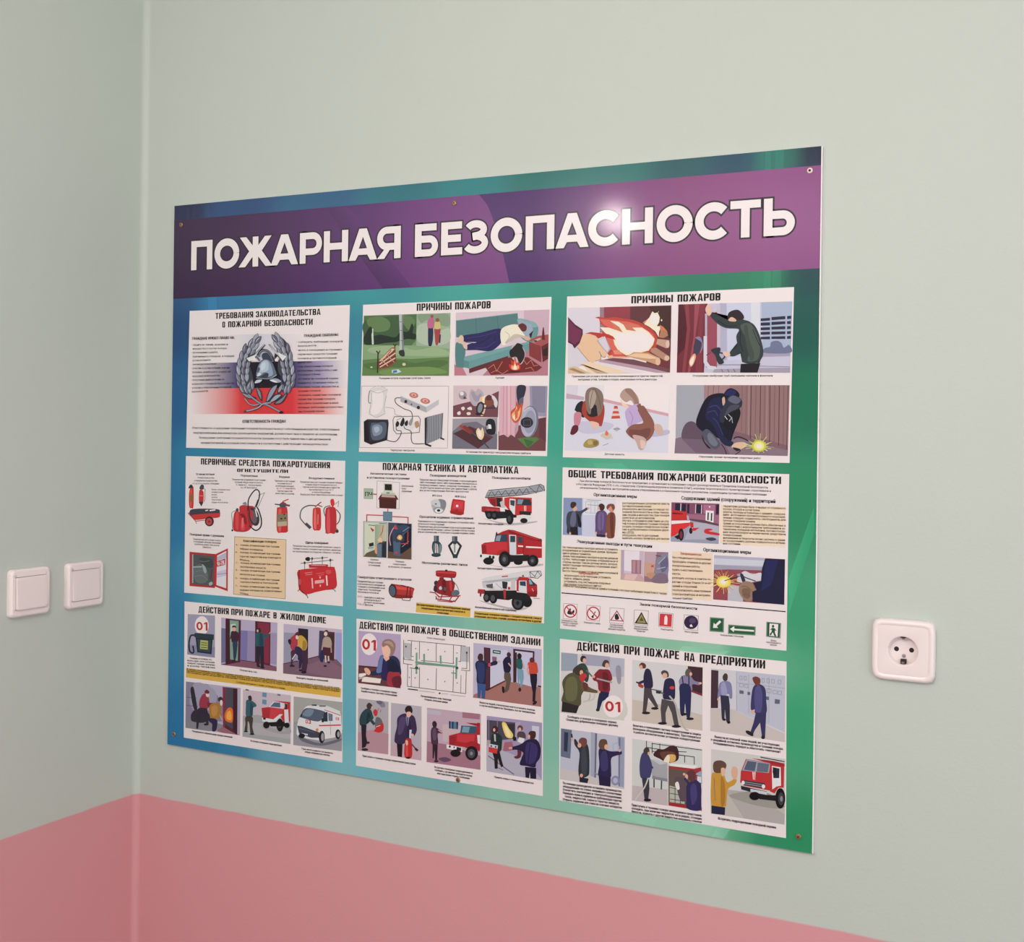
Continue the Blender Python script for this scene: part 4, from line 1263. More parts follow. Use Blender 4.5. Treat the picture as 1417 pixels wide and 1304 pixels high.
# ================================================================== sheet: fire machinery and automation
sh = sheet('E', [(33, 30), (1375, 68), (1355, 1185), (17, 1083)])
a = Art('E'); a.head(BLK, 50, (205, 92), (480, 97), 'ПОЖАРНАЯ'); a.head(BLK, 50, (504, 99), (727, 105), 'ТЕХНИКА'); a.head(BLK, 50, (753, 106), (786, 107), 'И'); a.head(BLK, 50, (811, 108), (1173, 118), 'АВТОМАТИКА')
a.build('heading', sh)
Art('E').draw('''
O 8c8488 2.5 165,170 326,180 322,370 162,362
P a8b4a0 72,224 136,226 134,298 72,296
O 607060 2 72,224 136,226 134,298 72,296
T 20241c 30 80,278 130,280 0.03 ПЧ
L b84850 8 136,264 164,266
P c8c8b8 212,186 276,188 278,252 212,250
P 282420 220,192 270,194 270,238 220,236
P c0beb0 196,252 290,254 300,270 192,268
P 908c80 230,250 256,250 252,262 236,262
P 6c2c2c 196,266 300,272 318,304 172,302 186,276
P c0a898 200,268 290,274 296,290 196,284
P 582420 180,298 304,302 302,368 182,362
L c04048 6 242,368 242,390
P 587484 208,388 274,390 272,458 208,454
P 6c8898 212,394 268,396 268,450 212,448
L c04048 7 208,416 92,412 90,624 104,626
L c04048 7 274,424 386,430 386,540
P b8c4b4 70,458 238,464 232,718 68,710
P d0ccb8 78,470 180,474 170,600 90,690 78,690
G 98a490 c8bca0 150,480 232,480 226,600 150,640
P 6c5c44 68,710 90,684 150,660 232,650 232,718
P 485058 164,622 200,600 232,600 230,716 164,708
P 6c7c8c 164,622 200,620 198,712 164,708
P 2c3038 200,620 232,602 230,716 198,712
S e8b890 172,600 176,580 192,574 202,590 200,608
S e09870 150,660 156,630 164,630 164,690 150,680
P 2c3030 106,616 140,608 142,632 110,640
P 9ca49c 100,642 140,638 140,650 104,656
L c04048 5 210,486 204,530 190,560
P b84040 118,500 146,520 134,534 120,512
L 606458 5 104,484 150,488
L 606458 4 180,472 232,474
O 8c8890 3 70,458 238,464 232,718 68,710
P 242c3c 246,466 412,476 410,730 242,720
P 6c5440 242,720 244,670 330,690 410,640 410,730
P 484f60 246,470 300,470 330,500 250,560
P 3c4c64 268,500 360,480 410,500 410,600 330,640 280,640
P 182030 330,560 410,500 410,640 340,690
P 546880 280,600 330,600 330,706 284,700
P 34445c 300,540 360,530 360,600 300,610
S e0a868 308,580 318,558 336,556 346,574 334,592
S f4d098 318,576 326,564 334,568 334,582
L 8ca0b0 4 350,530 392,500
L 8ca0b0 4 344,640 392,600
L 5c7088 4 340,560 390,520
C d89c9c 6 262,630 256,570 280,510 300,500
P c04858 284,500 296,480 316,516 290,512
E c04048 304 682 10 10
L c04048 7 386,530 384,616 334,616
O 8c8890 3 246,466 412,476 410,730 242,720
''').build('illustration', sh, 'control desk linked by red lines to two detector pictures')
Art('E').draw('''
S c8c4c4 550,340 556,310 600,298 646,306 658,340 640,390 606,402 570,390
S 88868c 604,300 646,306 658,336 644,380 620,390 616,330
S b0aeb2 552,340 580,350 600,380 620,400 580,392
S 9c9a9e 566,366 600,354 642,372 630,398 596,402 572,392
S dcd8d8 576,380 600,364 634,378 620,396 590,396
E 28242a 604 380 12 9
E 403c44 584 334 6 5
S c02c34 702,306 724,300 784,308 790,326 776,410 700,404 688,392
P d04048 712,312 780,318 774,372 704,366
S a82028 690,380 776,392 774,410 700,404
E f4e8e8 736 348 9 9
E 6c1c20 734 378 5 5
''').build('illustration', sh, 'round smoke detector and red manual call point')
Art('E').draw('''
P 4c5864 570,560 606,560 606,606 570,606
P 788490 576,562 588,562 588,604 576,604
S 384450 556,650 562,606 580,600 606,602 626,630 624,670 604,700 600,640 596,620 580,620 572,690
S 6c8080 566,640 578,610 582,640 576,690
S 7c8c8c 610,620 624,640 620,676 606,690
L 384450 6 590,610 590,690
E 2c3c40 586 698 34 14
E 405454 586 692 28 9
P 4c5864 700,564 738,564 738,606 700,606
P 788490 706,566 718,566 718,604 706,604
L 2c343c 15 704,604 678,632 690,660 710,700
L 2c343c 15 736,604 762,634 750,660 734,700
P 384450 700,600 740,600 728,622 710,622
L 8ca0a0 12 718,620 718,680
P 2c4440 702,692 742,692 738,720 706,720
''').build('illustration', sh, 'two grey sprinkler heads')
Art('E').draw('''
S a81c24 584,830 596,808 716,814 730,836 722,858 700,862 596,852
S c83c40 594,826 606,814 714,822 716,832
P 302428 650,802 666,802 666,816 650,816
P 8c2028 610,856 640,858 640,890 606,890
P 3c3038 690,860 700,862 712,900 700,900
S 982028 566,940 590,890 620,870 650,880 680,880 700,880 720,900 710,960 700,990 620,980 580,960
S 701820 630,880 654,880 656,960 636,960
S c03840 680,890 696,890 700,950 686,950
S 343038 572,890 590,880 596,900 576,912
S 343038 570,920 590,920 590,960 572,956
S c0c0c8 606,930 620,920 628,940 612,946
S 607078 700,960 730,946 752,960 744,984 704,990
S 506068 640,930 656,930 656,950 644,952
C 504850 4 700,880 730,910 748,950
L a82830 8 540,962 580,968 610,1000
L a82830 8 600,996 740,992 760,986
L a82830 8 582,1010 720,1030 752,986
L a82830 7 584,990 590,1012
L a82830 7 630,980 616,1020
L a82830 7 700,990 680,1026
L a82830 6 596,1024 700,1034 716,1020
''').build('illustration', sh, 'red motor pump on a tubular frame')
Art('E').draw('''
S b83430 262,912 290,906 420,930 424,960 412,1004 380,1006 280,1000
S d85048 290,920 400,936 404,950 290,940
S 8c2428 280,980 410,990 400,1006 280,1002
E 2c2830 276 952 29 46 -6
E 5c6474 274 954 22 38 -6
L 6c2028 8 384,920 374,1004
L 6c2028 7 404,926 398,1006
L 4c3c40 5 340,1006 348,1020 398,1024 404,1008
S 4c2428 330,910 360,916 370,926 350,920
''').build('illustration', sh, 'red cylindrical aerosol generator')
Art('E').draw('''
S b8acb0 930,440 1100,470 1300,456 1270,470 1100,486 960,450
P 48444a 934,290 950,250 960,234 1240,208 1330,190 1356,204 1362,240 1240,266 1140,278 940,292
P a09ea2 940,286 956,240 1240,212 1330,194 1352,206 1356,240 1240,262 1140,272
L 504c54 3 948,274 1340,240
L 504c54 4 956,282 980,240 1004,276 1030,236 1052,272 1080,234 1104,270 1130,230 1154,266 1180,226 1204,262 1230,222 1250,258
L 504c54 4 1250,214 1300,256 1320,200 1350,236
L d0ced0 3 956,244 1240,216
P b82c34 950,290 1060,286 1066,350 1000,354 970,330
P 8c2028 970,300 1010,296 1010,350 980,340
P 2c2428 1016,290 1050,290 1060,360 1020,350
P a42830 910,352 930,350 1040,360 1048,416 1020,420 960,404 910,388
P c04048 936,366 1040,372 1044,410 980,404
P 201c22 930,384 1160,390 1160,430 1000,440 940,420
P c8b8b8 1040,320 1080,300 1080,360 1050,360
P c82c30 1072,290 1110,284 1268,290 1268,400 1160,416 1120,400 1074,340
P d8d4d4 1110,296 1152,300 1148,410 1128,404 1108,360
P 3c4c58 1114,306 1148,308 1144,350 1116,340
P 2c3c48 1160,296 1256,300 1264,344 1160,340
P 8494a0 1168,300 1210,302 1196,336 1164,334
P 4c2c30 1268,318 1262,350 1258,320
L e8e0d8 5 1216,346 1216,384
L e8e0d8 4 1226,346 1226,384
P 2c2a2c 1180,384 1262,388 1260,414 1180,408
P d8d4d0 1160,416 1268,422 1266,440 1160,436
E 18161a 968 412 28 30
E 18161a 1004 414 28 32
E 4a484e 962 412 12 15
E 4a484e 1000 414 12 15
E 18161a 1112 440 26 40
E 4a484e 1108 440 13 22
E 18161a 1212 452 26 18
P 18161a 1076,370 1120,380 1138,410 1100,420 1080,410
''').build('illustration', sh, 'red ladder truck, topmost of the three trucks')
Art('E').draw('''
S b8acb0 930,760 1100,784 1330,760 1320,776 1100,790
P b42028 1010,552 1060,530 1100,516 1140,520 1340,590 1340,718 1220,720 1206,690 1100,700 1080,690 1020,700 912,690 908,624 930,610 1000,602
P c8303a 912,624 1000,604 1090,606 1096,690 1060,676 1026,696 912,690
P 981820 912,630 940,624 946,686 914,690
P 3c4858 1000,602 1012,554 1092,548 1096,602
P 8c9cac 1008,596 1018,560 1050,556 1040,598
P 201c20 1012,540 1020,530 1024,556 1010,556
P d0ccd0 1106,552 1156,556 1158,698 1110,694
P 3c4858 1114,560 1150,562 1150,606 1114,606
P 3c4858 1168,566 1200,570 1200,614 1170,610
L 8c1820 5 1160,556 1206,560 1208,700
P e8dcdc 1170,628 1206,630 1206,640 1170,638
P e8dcdc 1226,634 1338,640 1338,650 1226,645
L 8c1820 4 1214,580 1338,600
P 901820 1100,516 1140,520 1340,586 1340,600 1210,566 1110,540
P c83840 1110,524 1140,524 1330,586 1300,586
L 4c2028 5 1330,580 1338,600
P 201c20 1060,700 1250,696 1240,740 1080,750
P dcd8d8 888,688 1024,700 1026,730 960,722 886,712
E 282428 906 704 7 10
E 282428 970 712 9 12
E 282428 994 714 9 12
S b42028 1020,700 1030,670 1080,660 1110,690 1110,720 1040,700
E 141216 960 740 38 26
E 141216 1076 726 44 56
E 3c3a40 1074 728 25 34
E 706c70 1072 728 12 17
E 141216 1172 748 32 20
E 141216 1276 738 40 42
E 3c3a40 1272 738 22 26
E 706c70 1272 738 10 12
''').build('illustration', sh, 'red fire engine with bonnet, middle of the three trucks')
Art('E').draw('''
S b8acb0 890,1020 1100,1070 1240,1074 1160,1092 1000,1060
P d4cccc 908,870 940,856 1240,808 1330,806 1340,850 1180,868 940,890
P b4aeb2 910,886 1170,856 1330,850 1180,880 930,900
L 3c3840 4 1256,820 1290,850 1310,812 1334,848
L 3c3840 4 1252,816 1330,812 1338,840 1310,864 1260,856 1252,816
L c05850 9 1054,852 1098,848
P c8c0c2 912,890 960,896 1010,930 1000,948 920,930
P 605c62 940,910 990,900 990,936 950,930
P d8d0d0 1000,890 1060,884 1060,944 1004,944
P 303438 1056,886 1096,890 1090,940 1060,936
L 8c888c 3 1010,900 1056,940
P c8bcbc 1120,876 1150,870 1150,948 1120,948
P a82c34 884,940 936,944 934,976 882,970
P 8c2028 896,970 910,972 906,996 898,994
P 1c1a1e 930,950 1160,950 1160,1000 1100,1020 930,1000
P c8c0c0 940,944 1150,940 1150,950 940,952
P b83038 1064,944 1084,944 1082,1010 1070,1012
P b8303a 1098,924 1116,926 1114,944 1098,944
P b82028 1160,880 1180,852 1240,858 1306,910 1308,976 1290,998 1240,990 1200,960 1160,954
P d4d0d2 1176,880 1230,880 1234,990 1200,980 1174,950
P 34445c 1182,886 1224,884 1226,920 1184,914
P 2c3c50 1240,870 1262,868 1298,916 1250,916
P 90a0b0 1246,874 1260,874 1276,906 1252,908
P 901820 1240,960 1306,950 1304,996 1240,994
L e0a0a0 6 1270,936 1280,956
P 202024 1196,850 1206,838 1216,852
E 141216 948 1000 26 34
E 5a565c 944 1000 14 20
E 141216 994 1006 28 38
E 5a565c 990 1006 15 23
E 141216 1170 1036 46 54
E 4c4a50 1168 1038 30 38
E 1c1a1e 1168 1040 12 15
E 141216 1236 1032 34 38
P 1c1a1e 1100,990 1140,960 1230,970 1260,1000 1240,1030 1120,1010
L a8a0a4 6 1280,1006 1326,1008
''').build('illustration', sh, 'white boom lift truck, lowest of the three trucks')
Art('E', 0.00032).draw('''
P d8b050 446,1036 832,1076 828,1142 440,1106
P d8b050 858,1096 1344,1138 1336,1186 854,1146
''').build('yellow_panel', sh, 'two yellow note strips')
a = Art('E', 0.0006)
for h, p0, p1, t in [(15, (116, 124), (374, 130), 'Автоматические системы'), (15, (94, 152), (396, 160), 'и установки пожаротушения'), (17, (543, 138), (800, 142), 'Пожарные извещатели'), (17, (986, 154), (1258, 160), 'Пожарные автомобили'),
                     (17, (468, 432), (852, 444), 'Оросители водяные спринклерные'), (17, (486, 760), (810, 776), 'Мотопомпы различных типов'), (17, (28, 862), (410, 882), 'Генераторы огнетушащего аэрозоля')]:
    a.text(TXB, h, p0, p1, t, .035)
a.para(TXT, 13, (340, 210), (440, 214), 19, ['Центральный', 'пульт', 'управления'], 'l', .02)
a.para(TXT, 13, (470, 166), (876, 178), 19, ['=Предназначены для обнаружения загораний, сопровождающихся', '=либо появлением дыма, либо повышением температуры в', '=производственных, жилых, складских помещениях, а так-', '=же для подачи сигнала на пульт для привлечения к работе', 'или систем пожаротушения. Работают круглосуточно'], 'l', .02)
a.text(TXT, 13, (560, 280), (628, 282), 'ИП 212-5', .03); a.text(TXT, 13, (722, 286), (798, 290), 'ИПР 513-2', .03)
a.para(TXT, 13, (458, 462), (862, 474), 19, ['=Применяются в стационарных водяных установках авто-', 'матического пожаротушения.', '=Предназначены для распыления воды и распределения её', '=по защищаемой площади с целью тушения очагов пожара', '=или их локализации, а также для создания водяных завес'], 'l', .02)
a.para(TXT, 12, (90, 734), (204, 740), 20, ['Объёмное', 'пожаротушение', '(в помещении)'], bold=.02)
a.para(TXT, 12, (246, 746), (408, 754), 20, ['Локальное', 'пожаротушение', '=(в аппарате, установке)'], bold=.02)
a.para(TXT, 13, (28, 890), (222, 902), 19, ['Предназначены для тушения', '=и автоматического введения на', '=тушение в помещениях и на', 'транспорте. Эксплуатация', 'безопасна и экологична'], 'l', .02)
a.para(TXT, 13, (74, 1004), (218, 1014), 18, ['=приводится в действие', 'автоматически и от', '=ручного включения', '- нагрузки'], 'l', .02)
a.text('c0706c', 13, (28, 1000), (62, 1003), 'СОТ-1', .01); a.text('c0706c', 13, (28, 1052), (88, 1060), 'ГОА, АГС', .01)
a.para('40301c', 14, (446, 1056), (828, 1092), 22, ['=Для предотвращения пожара электрооборудования защитные', 'специальные меры и автоматика контроля и', 'отключения'], bold=.03)
a.para('40301c', 14, (862, 1118), (1336, 1156), 22, ['=Специальные пожарные машины с газодымозащитной, связи и', '=освещения, насосные станции, рукавные автомобили и другие'], bold=.03)
a.text(TXT, 13, (888, 478), (1066, 484), 'Автолестница пожарная', .03); a.text(TXT, 13, (882, 796), (1060, 803), 'Автоцистерна пожарная', .03); a.text(TXT, 13, (864, 1074), (1160, 1100), 'Автомобильный коленчатый подъёмник', .03)
a.build('body_text', sh)

# ================================================================== sheet: general fire safety requirements
sh = sheet('F', [(57, 25), (1362, 63), (1347, 1082), (42, 955)])
a = Art('F'); a.head(BLK, 42, (90, 82), (250, 86), 'ОБЩИЕ'); a.head(BLK, 42, (276, 88), (580, 98), 'ТРЕБОВАНИЯ'); a.head(BLK, 42, (604, 99), (882, 107), 'ПОЖАРНОЙ'); a.head(BLK, 42, (906, 108), (1315, 121), 'БЕЗОПАСНОСТИ')
a.build('heading', sh)
Art('F', 0.00032).draw('''
G ecd4be ecceb6 400,222 672,228 668,462 396,434
G f0d8c4 ecd0b4 58,480 392,500 664,690 58,700
P eed2bc 58,480 380,496 380,680 664,694 660,766 52,720
P eccfb8 966,240 1342,250 1338,486 962,464
P eccdb6 690,508 922,520 918,796 684,766
L 201a28 6 50,749 1342,856
''').build('yellow_panel', sh, 'beige text panels and black dividing rule')
Art('F').draw('''
P c8c4d4 62,200 362,206 356,432 58,414
P 8c96b4 62,200 170,202 168,416 58,414
P d8d0d8 176,204 362,208 360,300 176,300
O 98a4a4 2 190,222 260,224 258,290 190,286
L 7c8c8c 3 196,212 278,216
L 7c9c8c 3 200,240 270,246
L 98a4a4 2 220,224 220,288
L 98a4a4 2 244,224 242,288
S 484858 78,330 88,286 124,276 160,276 196,256 204,266 170,290 162,320 162,366 140,370 140,400 96,404 84,380
S 6c6c84 110,290 130,280 134,340 120,370 100,350
S 1c1a24 140,290 162,330 164,370 148,360
P 241c28 100,370 144,368 146,416 104,414
S 34343c 84,370 96,400 92,410 82,400
S d8a490 112,258 136,250 140,268 124,278
S 4c3028 102,250 108,226 130,226 136,240 116,262
E d8a490 206 262 7 6
E d8a490 100 406 6 8
S 685078 246,310 256,282 282,272 304,280 314,310 306,420 250,414 246,360
S 7c6490 262,300 280,284 296,300 290,380 262,380
L 503c60 3 280,290 280,410
S 4c3028 264,256 268,238 286,234 300,250 292,272 272,270
S d8a490 258,254 266,250 272,268 262,268
P 3c2c40 250,410 306,416 304,428 254,424
S 8c5440 310,320 322,290 346,282 362,310 358,400 350,430 310,424
S 743c30 330,300 350,290 350,420 336,420
S d09080 320,256 340,244 356,260 346,284 326,276
S 8c4c38 310,252 324,236 352,238 358,262 346,270 336,248 322,260 316,270
E d8a490 250 404 5 9
E d8a490 308 410 5 9
''').build('illustration', sh, 'three people in suits looking at an evacuation plan')
Art('F').draw('''
P a46c80 684,226 960,234 956,466 680,452
P 885068 684,226 960,234 958,300 684,290
P 302440 706,232 736,233 734,282 704,278
P 302440 744,234 768,235 766,288 742,286
P 302440 776,236 788,236 786,290 774,288
P 302440 828,238 856,240 854,290 826,286
P 302440 942,240 958,240 956,294 940,294
L d8c8d0 4 738,232 736,288
L d8c8d0 4 824,236 822,290
L d8c8d0 4 858,240 856,292
L d8c8d0 4 934,240 932,296
P b07088 868,238 936,240 934,300 868,290
P e4dce0 882,272 928,276 926,350 880,344
P 3c3444 892,284 900,285 898,330 890,328
P 3c3444 912,288 920,288 918,334 910,332
P d8d0d4 900,320 908,322 906,346 898,344
E e0d8e0 904 252 5 4
P 6c4858 790,320 880,330 956,352 956,366 790,336
P 9c9cac 790,330 956,362 956,466 680,452 680,430
P b4acb8 800,340 880,346 956,364 956,440 760,440
P c83030 684,268 768,280 776,300 776,330 684,332
P 6c2028 690,284 750,290 750,296 690,294
P d83030 684,350 790,340 790,360 740,390 700,420 680,420
P e8e0e4 684,332 792,330 792,342 684,352
P b0a8b4 772,300 784,306 786,334 776,334
P c03030 790,340 810,342 812,370 794,374
E 201a24 740 412 16 36
E 883038 740 414 8 22
E 201a24 796 390 10 18
P 201a24 700,424 730,410 730,436 720,440
P c83030 806,374 846,372 820,390 800,390
S c82c38 872,396 880,380 912,378 920,386 900,392 956,404 954,416 890,408
S 48465a 880,434 920,428 944,440 910,448
''').build('illustration', sh, 'fire engine parked in front of a red building')
Art('F').draw('''
P ccb8c4 394,500 526,508 524,684 390,672
P e0d0d8 410,504 500,508 496,630 412,620
P b8a0b0 394,500 412,502 410,640 392,660
P c8b0bc 500,506 526,508 524,650 500,636
P c8a0a0 392,660 412,636 500,640 524,660 524,684 390,672
P d8b4b0 420,640 490,644 470,676 410,670
P 9c7078 454,558 510,560 508,640 454,636
P b88c94 460,562 478,562 476,634 460,630
P b88c94 486,562 502,562 500,636 486,634
P 987484 528,510 666,514 664,692 526,684
P c0a0a8 528,510 600,512 580,660 528,650
P c89c88 528,570 590,580 580,650 528,650
S c09070 540,640 570,630 590,640 600,660 560,666
S 8c8498 600,560 640,520 664,530 664,640 620,650 590,640
S 706884 620,570 660,540 662,600 630,630
L b0a8b8 5 610,580 650,540
L b0a8b8 5 600,610 650,600
S 887080 596,640 650,640 662,690 570,686
L c04040 5 568,588 582,600
L c04040 5 582,588 568,600
L 4c404c 4 592,532 626,538
''').build('illustration', sh, 'corridor with doors and a blocked exit')
Art('F').draw('''
P 9c4c54 930,530 1338,554 1334,816 924,786
P b4acbc 930,530 1226,548 1212,616 1120,610 928,614
P c8c4cc 930,548 1224,562 1216,594 928,584
P a49cac 930,586 1210,600 1208,618 928,610
P bcb4bc 1010,700 1100,710 1096,800 1008,792
P a8a0ac 1060,640 1100,630 1210,640 1200,680 1150,680 1090,700
S d0c8cc 1080,640 1110,622 1150,640 1200,632 1210,670 1160,684 1110,690 1060,680
''').draw('\n'.join('L %s 2.5 985,684 %.0f,%.0f' % (['f0dc80', 'e8b870', 'd08c5c'][k % 3], 985 + (60 + 50 * ((k * 37) % 10) / 10) * math.cos(k * 2 * PI / 36), 684 + (46 + 34 * ((k * 53) % 10) / 10) * math.sin(k * 2 * PI / 36)) for k in range(36)) + '''
E e8c850 985 684 42 34
E f4ec80 985 684 30 25
E fcf8d8 985 684 16 14
L 241c24 4 990,678 1090,648
S 34384c 1080,640 1096,640 1112,684 1096,690
C 241c24 5 1100,654 1130,666 1170,680
S 9c7c68 1080,700 1110,680 1150,690 1166,720 1176,736 1150,746 1150,790 1120,796 1096,780 1074,740
S 846454 1090,730 1120,720 1140,740 1130,780 1100,770
C 6c5048 3 1090,710 1120,712 1150,740
C 6c5048 3 1096,760 1120,756 1140,770
P 1c1c40 1224,550 1338,554 1334,816 1152,798 1152,740 1176,730 1156,690 1200,680 1206,610
P 24265a 1230,560 1300,556 1260,700 1200,740
''').build('illustration', sh, 'gloved welder throwing yellow sparks')
Art('F').draw('''
O 8c8488 2 62,810 142,814 138,904 60,898
E c03c44 102 854 38 39
E e8dada 102 854 31 32
S 302830 84,868 92,846 104,838 106,860 122,846 124,862 108,874
L c03c44 6 80,830 126,880
O 8c8488 2 196,820 274,826 270,912 194,904
E c03c44 234 867 38 39
E e8dada 234 867 31 32
P 302830 222,886 232,876 238,888 230,896
L 302830 5 234,880 246,856
L c03c44 6 210,842 258,892
O 8c8488 2 330,834 412,840 408,928 328,920
P b44048 370,848 410,914 330,908
P e8d8d8 370,858 400,908 340,904
S 302830 360,900 358,880 370,868 380,884 382,898 372,904
O 8c8488 2 470,846 552,852 548,938 468,930
P 302c20 512,858 548,930 472,924
P a09060 512,870 538,924 484,920
P 605430 500,910 512,886 524,910
O 8c8488 2 612,862 694,868 690,950 610,942
P d03844 618,868 688,872 684,944 614,938
P f0e0e0 644,890 650,878 658,880 662,892 660,932 642,930
O 8c8488 2 758,874 840,880 836,966 756,958
E 3c2448 798 918 40 39
E 5c4868 806 908 20 16
P e8dcdc 790,934 800,928 808,944 792,944
P 7c8c7c 906,888 988,894 986,976 904,970
P 20643c 912,894 982,898 980,970 910,964
P f0e8e8 924,950 928,920 938,930 962,906 972,916 946,940 954,950
P 7c8c7c 1012,930 1170,942 1168,994 1010,984
P 20643c 1018,936 1164,946 1162,988 1016,978
P f0e8e8 1022,956 1046,940 1048,954 1160,962 1160,972 1046,964 1044,974
P 7c8c7c 1232,914 1316,922 1312,1010 1230,1000
P 1c5c38 1238,918 1310,926 1306,1004 1236,996
P e8e4e0 1250,924 1300,928 1296,1000 1248,994
E 1c5c38 1270 940 7 8
S 1c5c38 1262,950 1282,954 1280,974 1288,996 1278,996 1268,976 1258,992 1250,986 1262,970
L 1c5c38 4 1254,960 1270,952 1290,966
''').build('safety_signs', sh, 'row of small red, yellow and green safety signs')
a = Art('F', 0.0006)
for p0, p1, t in [((155, 108), (1238, 146), 'При обеспечении пожарной безопасности на предприятиях, в организациях и учреждениях следует руководствоваться Правилами пожарной безопасности'), ((137, 127), (1256, 166), 'в Российской Федерации (ППБ 01-03), стандартами, строительными нормами и правилами (СНиП), нормами технологического проектирования, отраслевыми и'), ((158, 147), (1232, 187), 'региональными Правилами, инструкциями и иными утверждёнными в установленном порядке документами, содержащими противопожарные требования')]:
    a.text(TXT, 12, p0, p1, t, .02)
for h, p0, p1, t in [(18, (236, 190), (484, 202), 'Организационные меры'), (20, (742, 210), (1282, 230), 'Содержание зданий (сооружений) и территорий'), (18, (140, 460), (572, 488), 'Эвакуационные выходы и пути эвакуации'), (20, (868, 508), (1142, 524), 'Организационные меры'), (15, (502, 820), (832, 846), 'Знаки пожарной безопасности')]:
    a.text(TXB, h, p0, p1, t, .035)
BR = '5c4440'
a.para(BR, 12, (402, 236), (672, 240), 16.8, ['=распорядительным документом ввести', 'противопожарный режим;', '=разработать инструкции по мерам по-', '=жарной безопасности и план эвакуа-', '=ции людей и имущества при пожаре', 'довести их до исполнителей;', '=обучить сотрудников действиям на слу-', '=чай пожара и приёмам тушения пожаров;', '=создать пожарно-техническую комис-', '=сию и добровольную пожарную друж-', 'ину (ДПД);', 'оборудовать места для курения;', '=вывесить номера телефонов для вызова', 'пожарной охраны.'][:13], 'l', .02)
a.para(BR, 12, (982, 252), (1342, 266), 16.6, ['=территория должна быть очищена от сгораемого', 'мусора, отходов и сухой травы;', '=дороги, проезды и подъезды к зданиям, сооруже-', '=ниям, источникам противопожарного водоснаб-', '=жения следует содержать свободными для', 'проезда пожарной техники;', '=здания и сооружения должны быть обеспечены в', '=соответствии с нормативными требованиями ус-', '=тановками пожарной автоматики, противопожар-', '=ным водопроводом и первичными средствами', 'пожаротушения;', '=инженерные и технологические системы в здани-', '=ях (сооружениях) должны содержаться в исправ-', 'ном состоянии.'], 'l', .02)
a.para(BR, 12, (58, 490), (376, 504), 17, ['=На эвакуационных выходах нельзя устраивать', '=раздвижные и подъёмные двери, вращаю-', 'щиеся двери и турникеты;', '=Двери эвакуационных выходов и другие двери на', '=путях эвакуации должны открываться в', '=сторону выхода. Они не должны иметь запоров,', '=препятствующих свободному открыванию изнут-', 'ри без ключа.', '=Высота эвакуационных путей не менее положенной'], 'l', .02)
a.text('c05a50', 13, (150, 640), (266, 645), 'Запрещается:', .03)
a.para(BR, 12, (66, 652), (336, 666), 17, ['=загромождать пути эвакуации, устраивать', 'пороги, забивать двери;', '=устраивать под лестницами кладовые;', 'при пожаре пользоваться лифтом;'], 'l', .02)
a.text(BR, 12, (62, 712), (658, 758), 'Количество эвакуационных выходов из зданий и помещений с массовым пребыванием людей более 50 человек', .02)
a.text('c05a50', 13, (736, 526), (858, 534), 'Запрещается:', .03)
a.para(BR, 12, (690, 548), (912, 560), 23.5, ['=без специального разрешения', '=проводить огневые и другие', 'пожароопасные работы;', 'курить в неустановленных', 'местах;', '=разводить костры и сжигать го-', '=рючие отходы ближе 50 м от', 'зданий и сооружений;', '=эксплуатировать неисправные', '=электроприборы и нагрева-', 'тельные приборы.'], 'l', .02, .98)
for x, y, ls in [(50, 910, ['Запрещается поль-', 'зоваться открытым', 'огнём и курить']), (180, 922, ['Запрещается курить']), (322, 934, ['Пожароопасно.', 'Легковоспламе-', 'няющиеся вещества']), (462, 944, ['Взрывоопасно.', 'Взрывоопасные', 'вещества']), (612, 960, ['Огнетушитель']), (752, 974, ['Место курения']), (1225, 1022, ['Дверь', 'эвакуационного', 'выхода'])]:
    a.para('58484e', 9.5, (x, y), (x + 96, y + 8), 12.5, ls, bold=.015)
a.text('58484e', 9.5, (968, 994), (1100, 1004), 'Направления эвакуации', .015)
a.build('body_text', sh)

# ================================================================== sheet: what to do in a fire at home
sh = sheet('G', [(162, 10), (1335, 122), (1330, 1205), (155, 1020)])
a = Art('G')
for w, x0, y0, x1, y1 in [('ДЕЙСТВИЯ', 265, 92, 490, 108), ('ПРИ', 508, 110, 594, 116), ('ПОЖАРЕ', 614, 118, 796, 134), ('В', 820, 136, 844, 138), ('ЖИЛОМ', 868, 140, 1052, 158), ('ДОМЕ', 1074, 160, 1210, 174)]:
    a.head(BLK, 46, (x0, y0), (x1, y1), w)
a.build('heading', sh)
Art('G').draw('''
P a49cb0 186,104 388,116 386,428 182,404
P 908ca4 186,330 388,350 386,428 182,404
E e8dce0 290 190 52 70
T c03034 62 248,223 334,228 0.03 01
C 24303a 12 240,262 210,264 196,310 198,370 214,392 230,384 224,340
P 34404a 236,246 260,244 380,256 378,296 250,286 232,268
P 24303a 244,280 370,292 362,402 256,388
P 3c4c54 256,290 360,298 352,390 266,380
P b0b068 280,296 336,302 334,368 276,362
L 484c34 5 286,316 330,320
L 484c34 5 286,332 330,336
L 484c34 5 284,350 330,354
''').build('illustration', sh, 'dark telephone under the number 01')
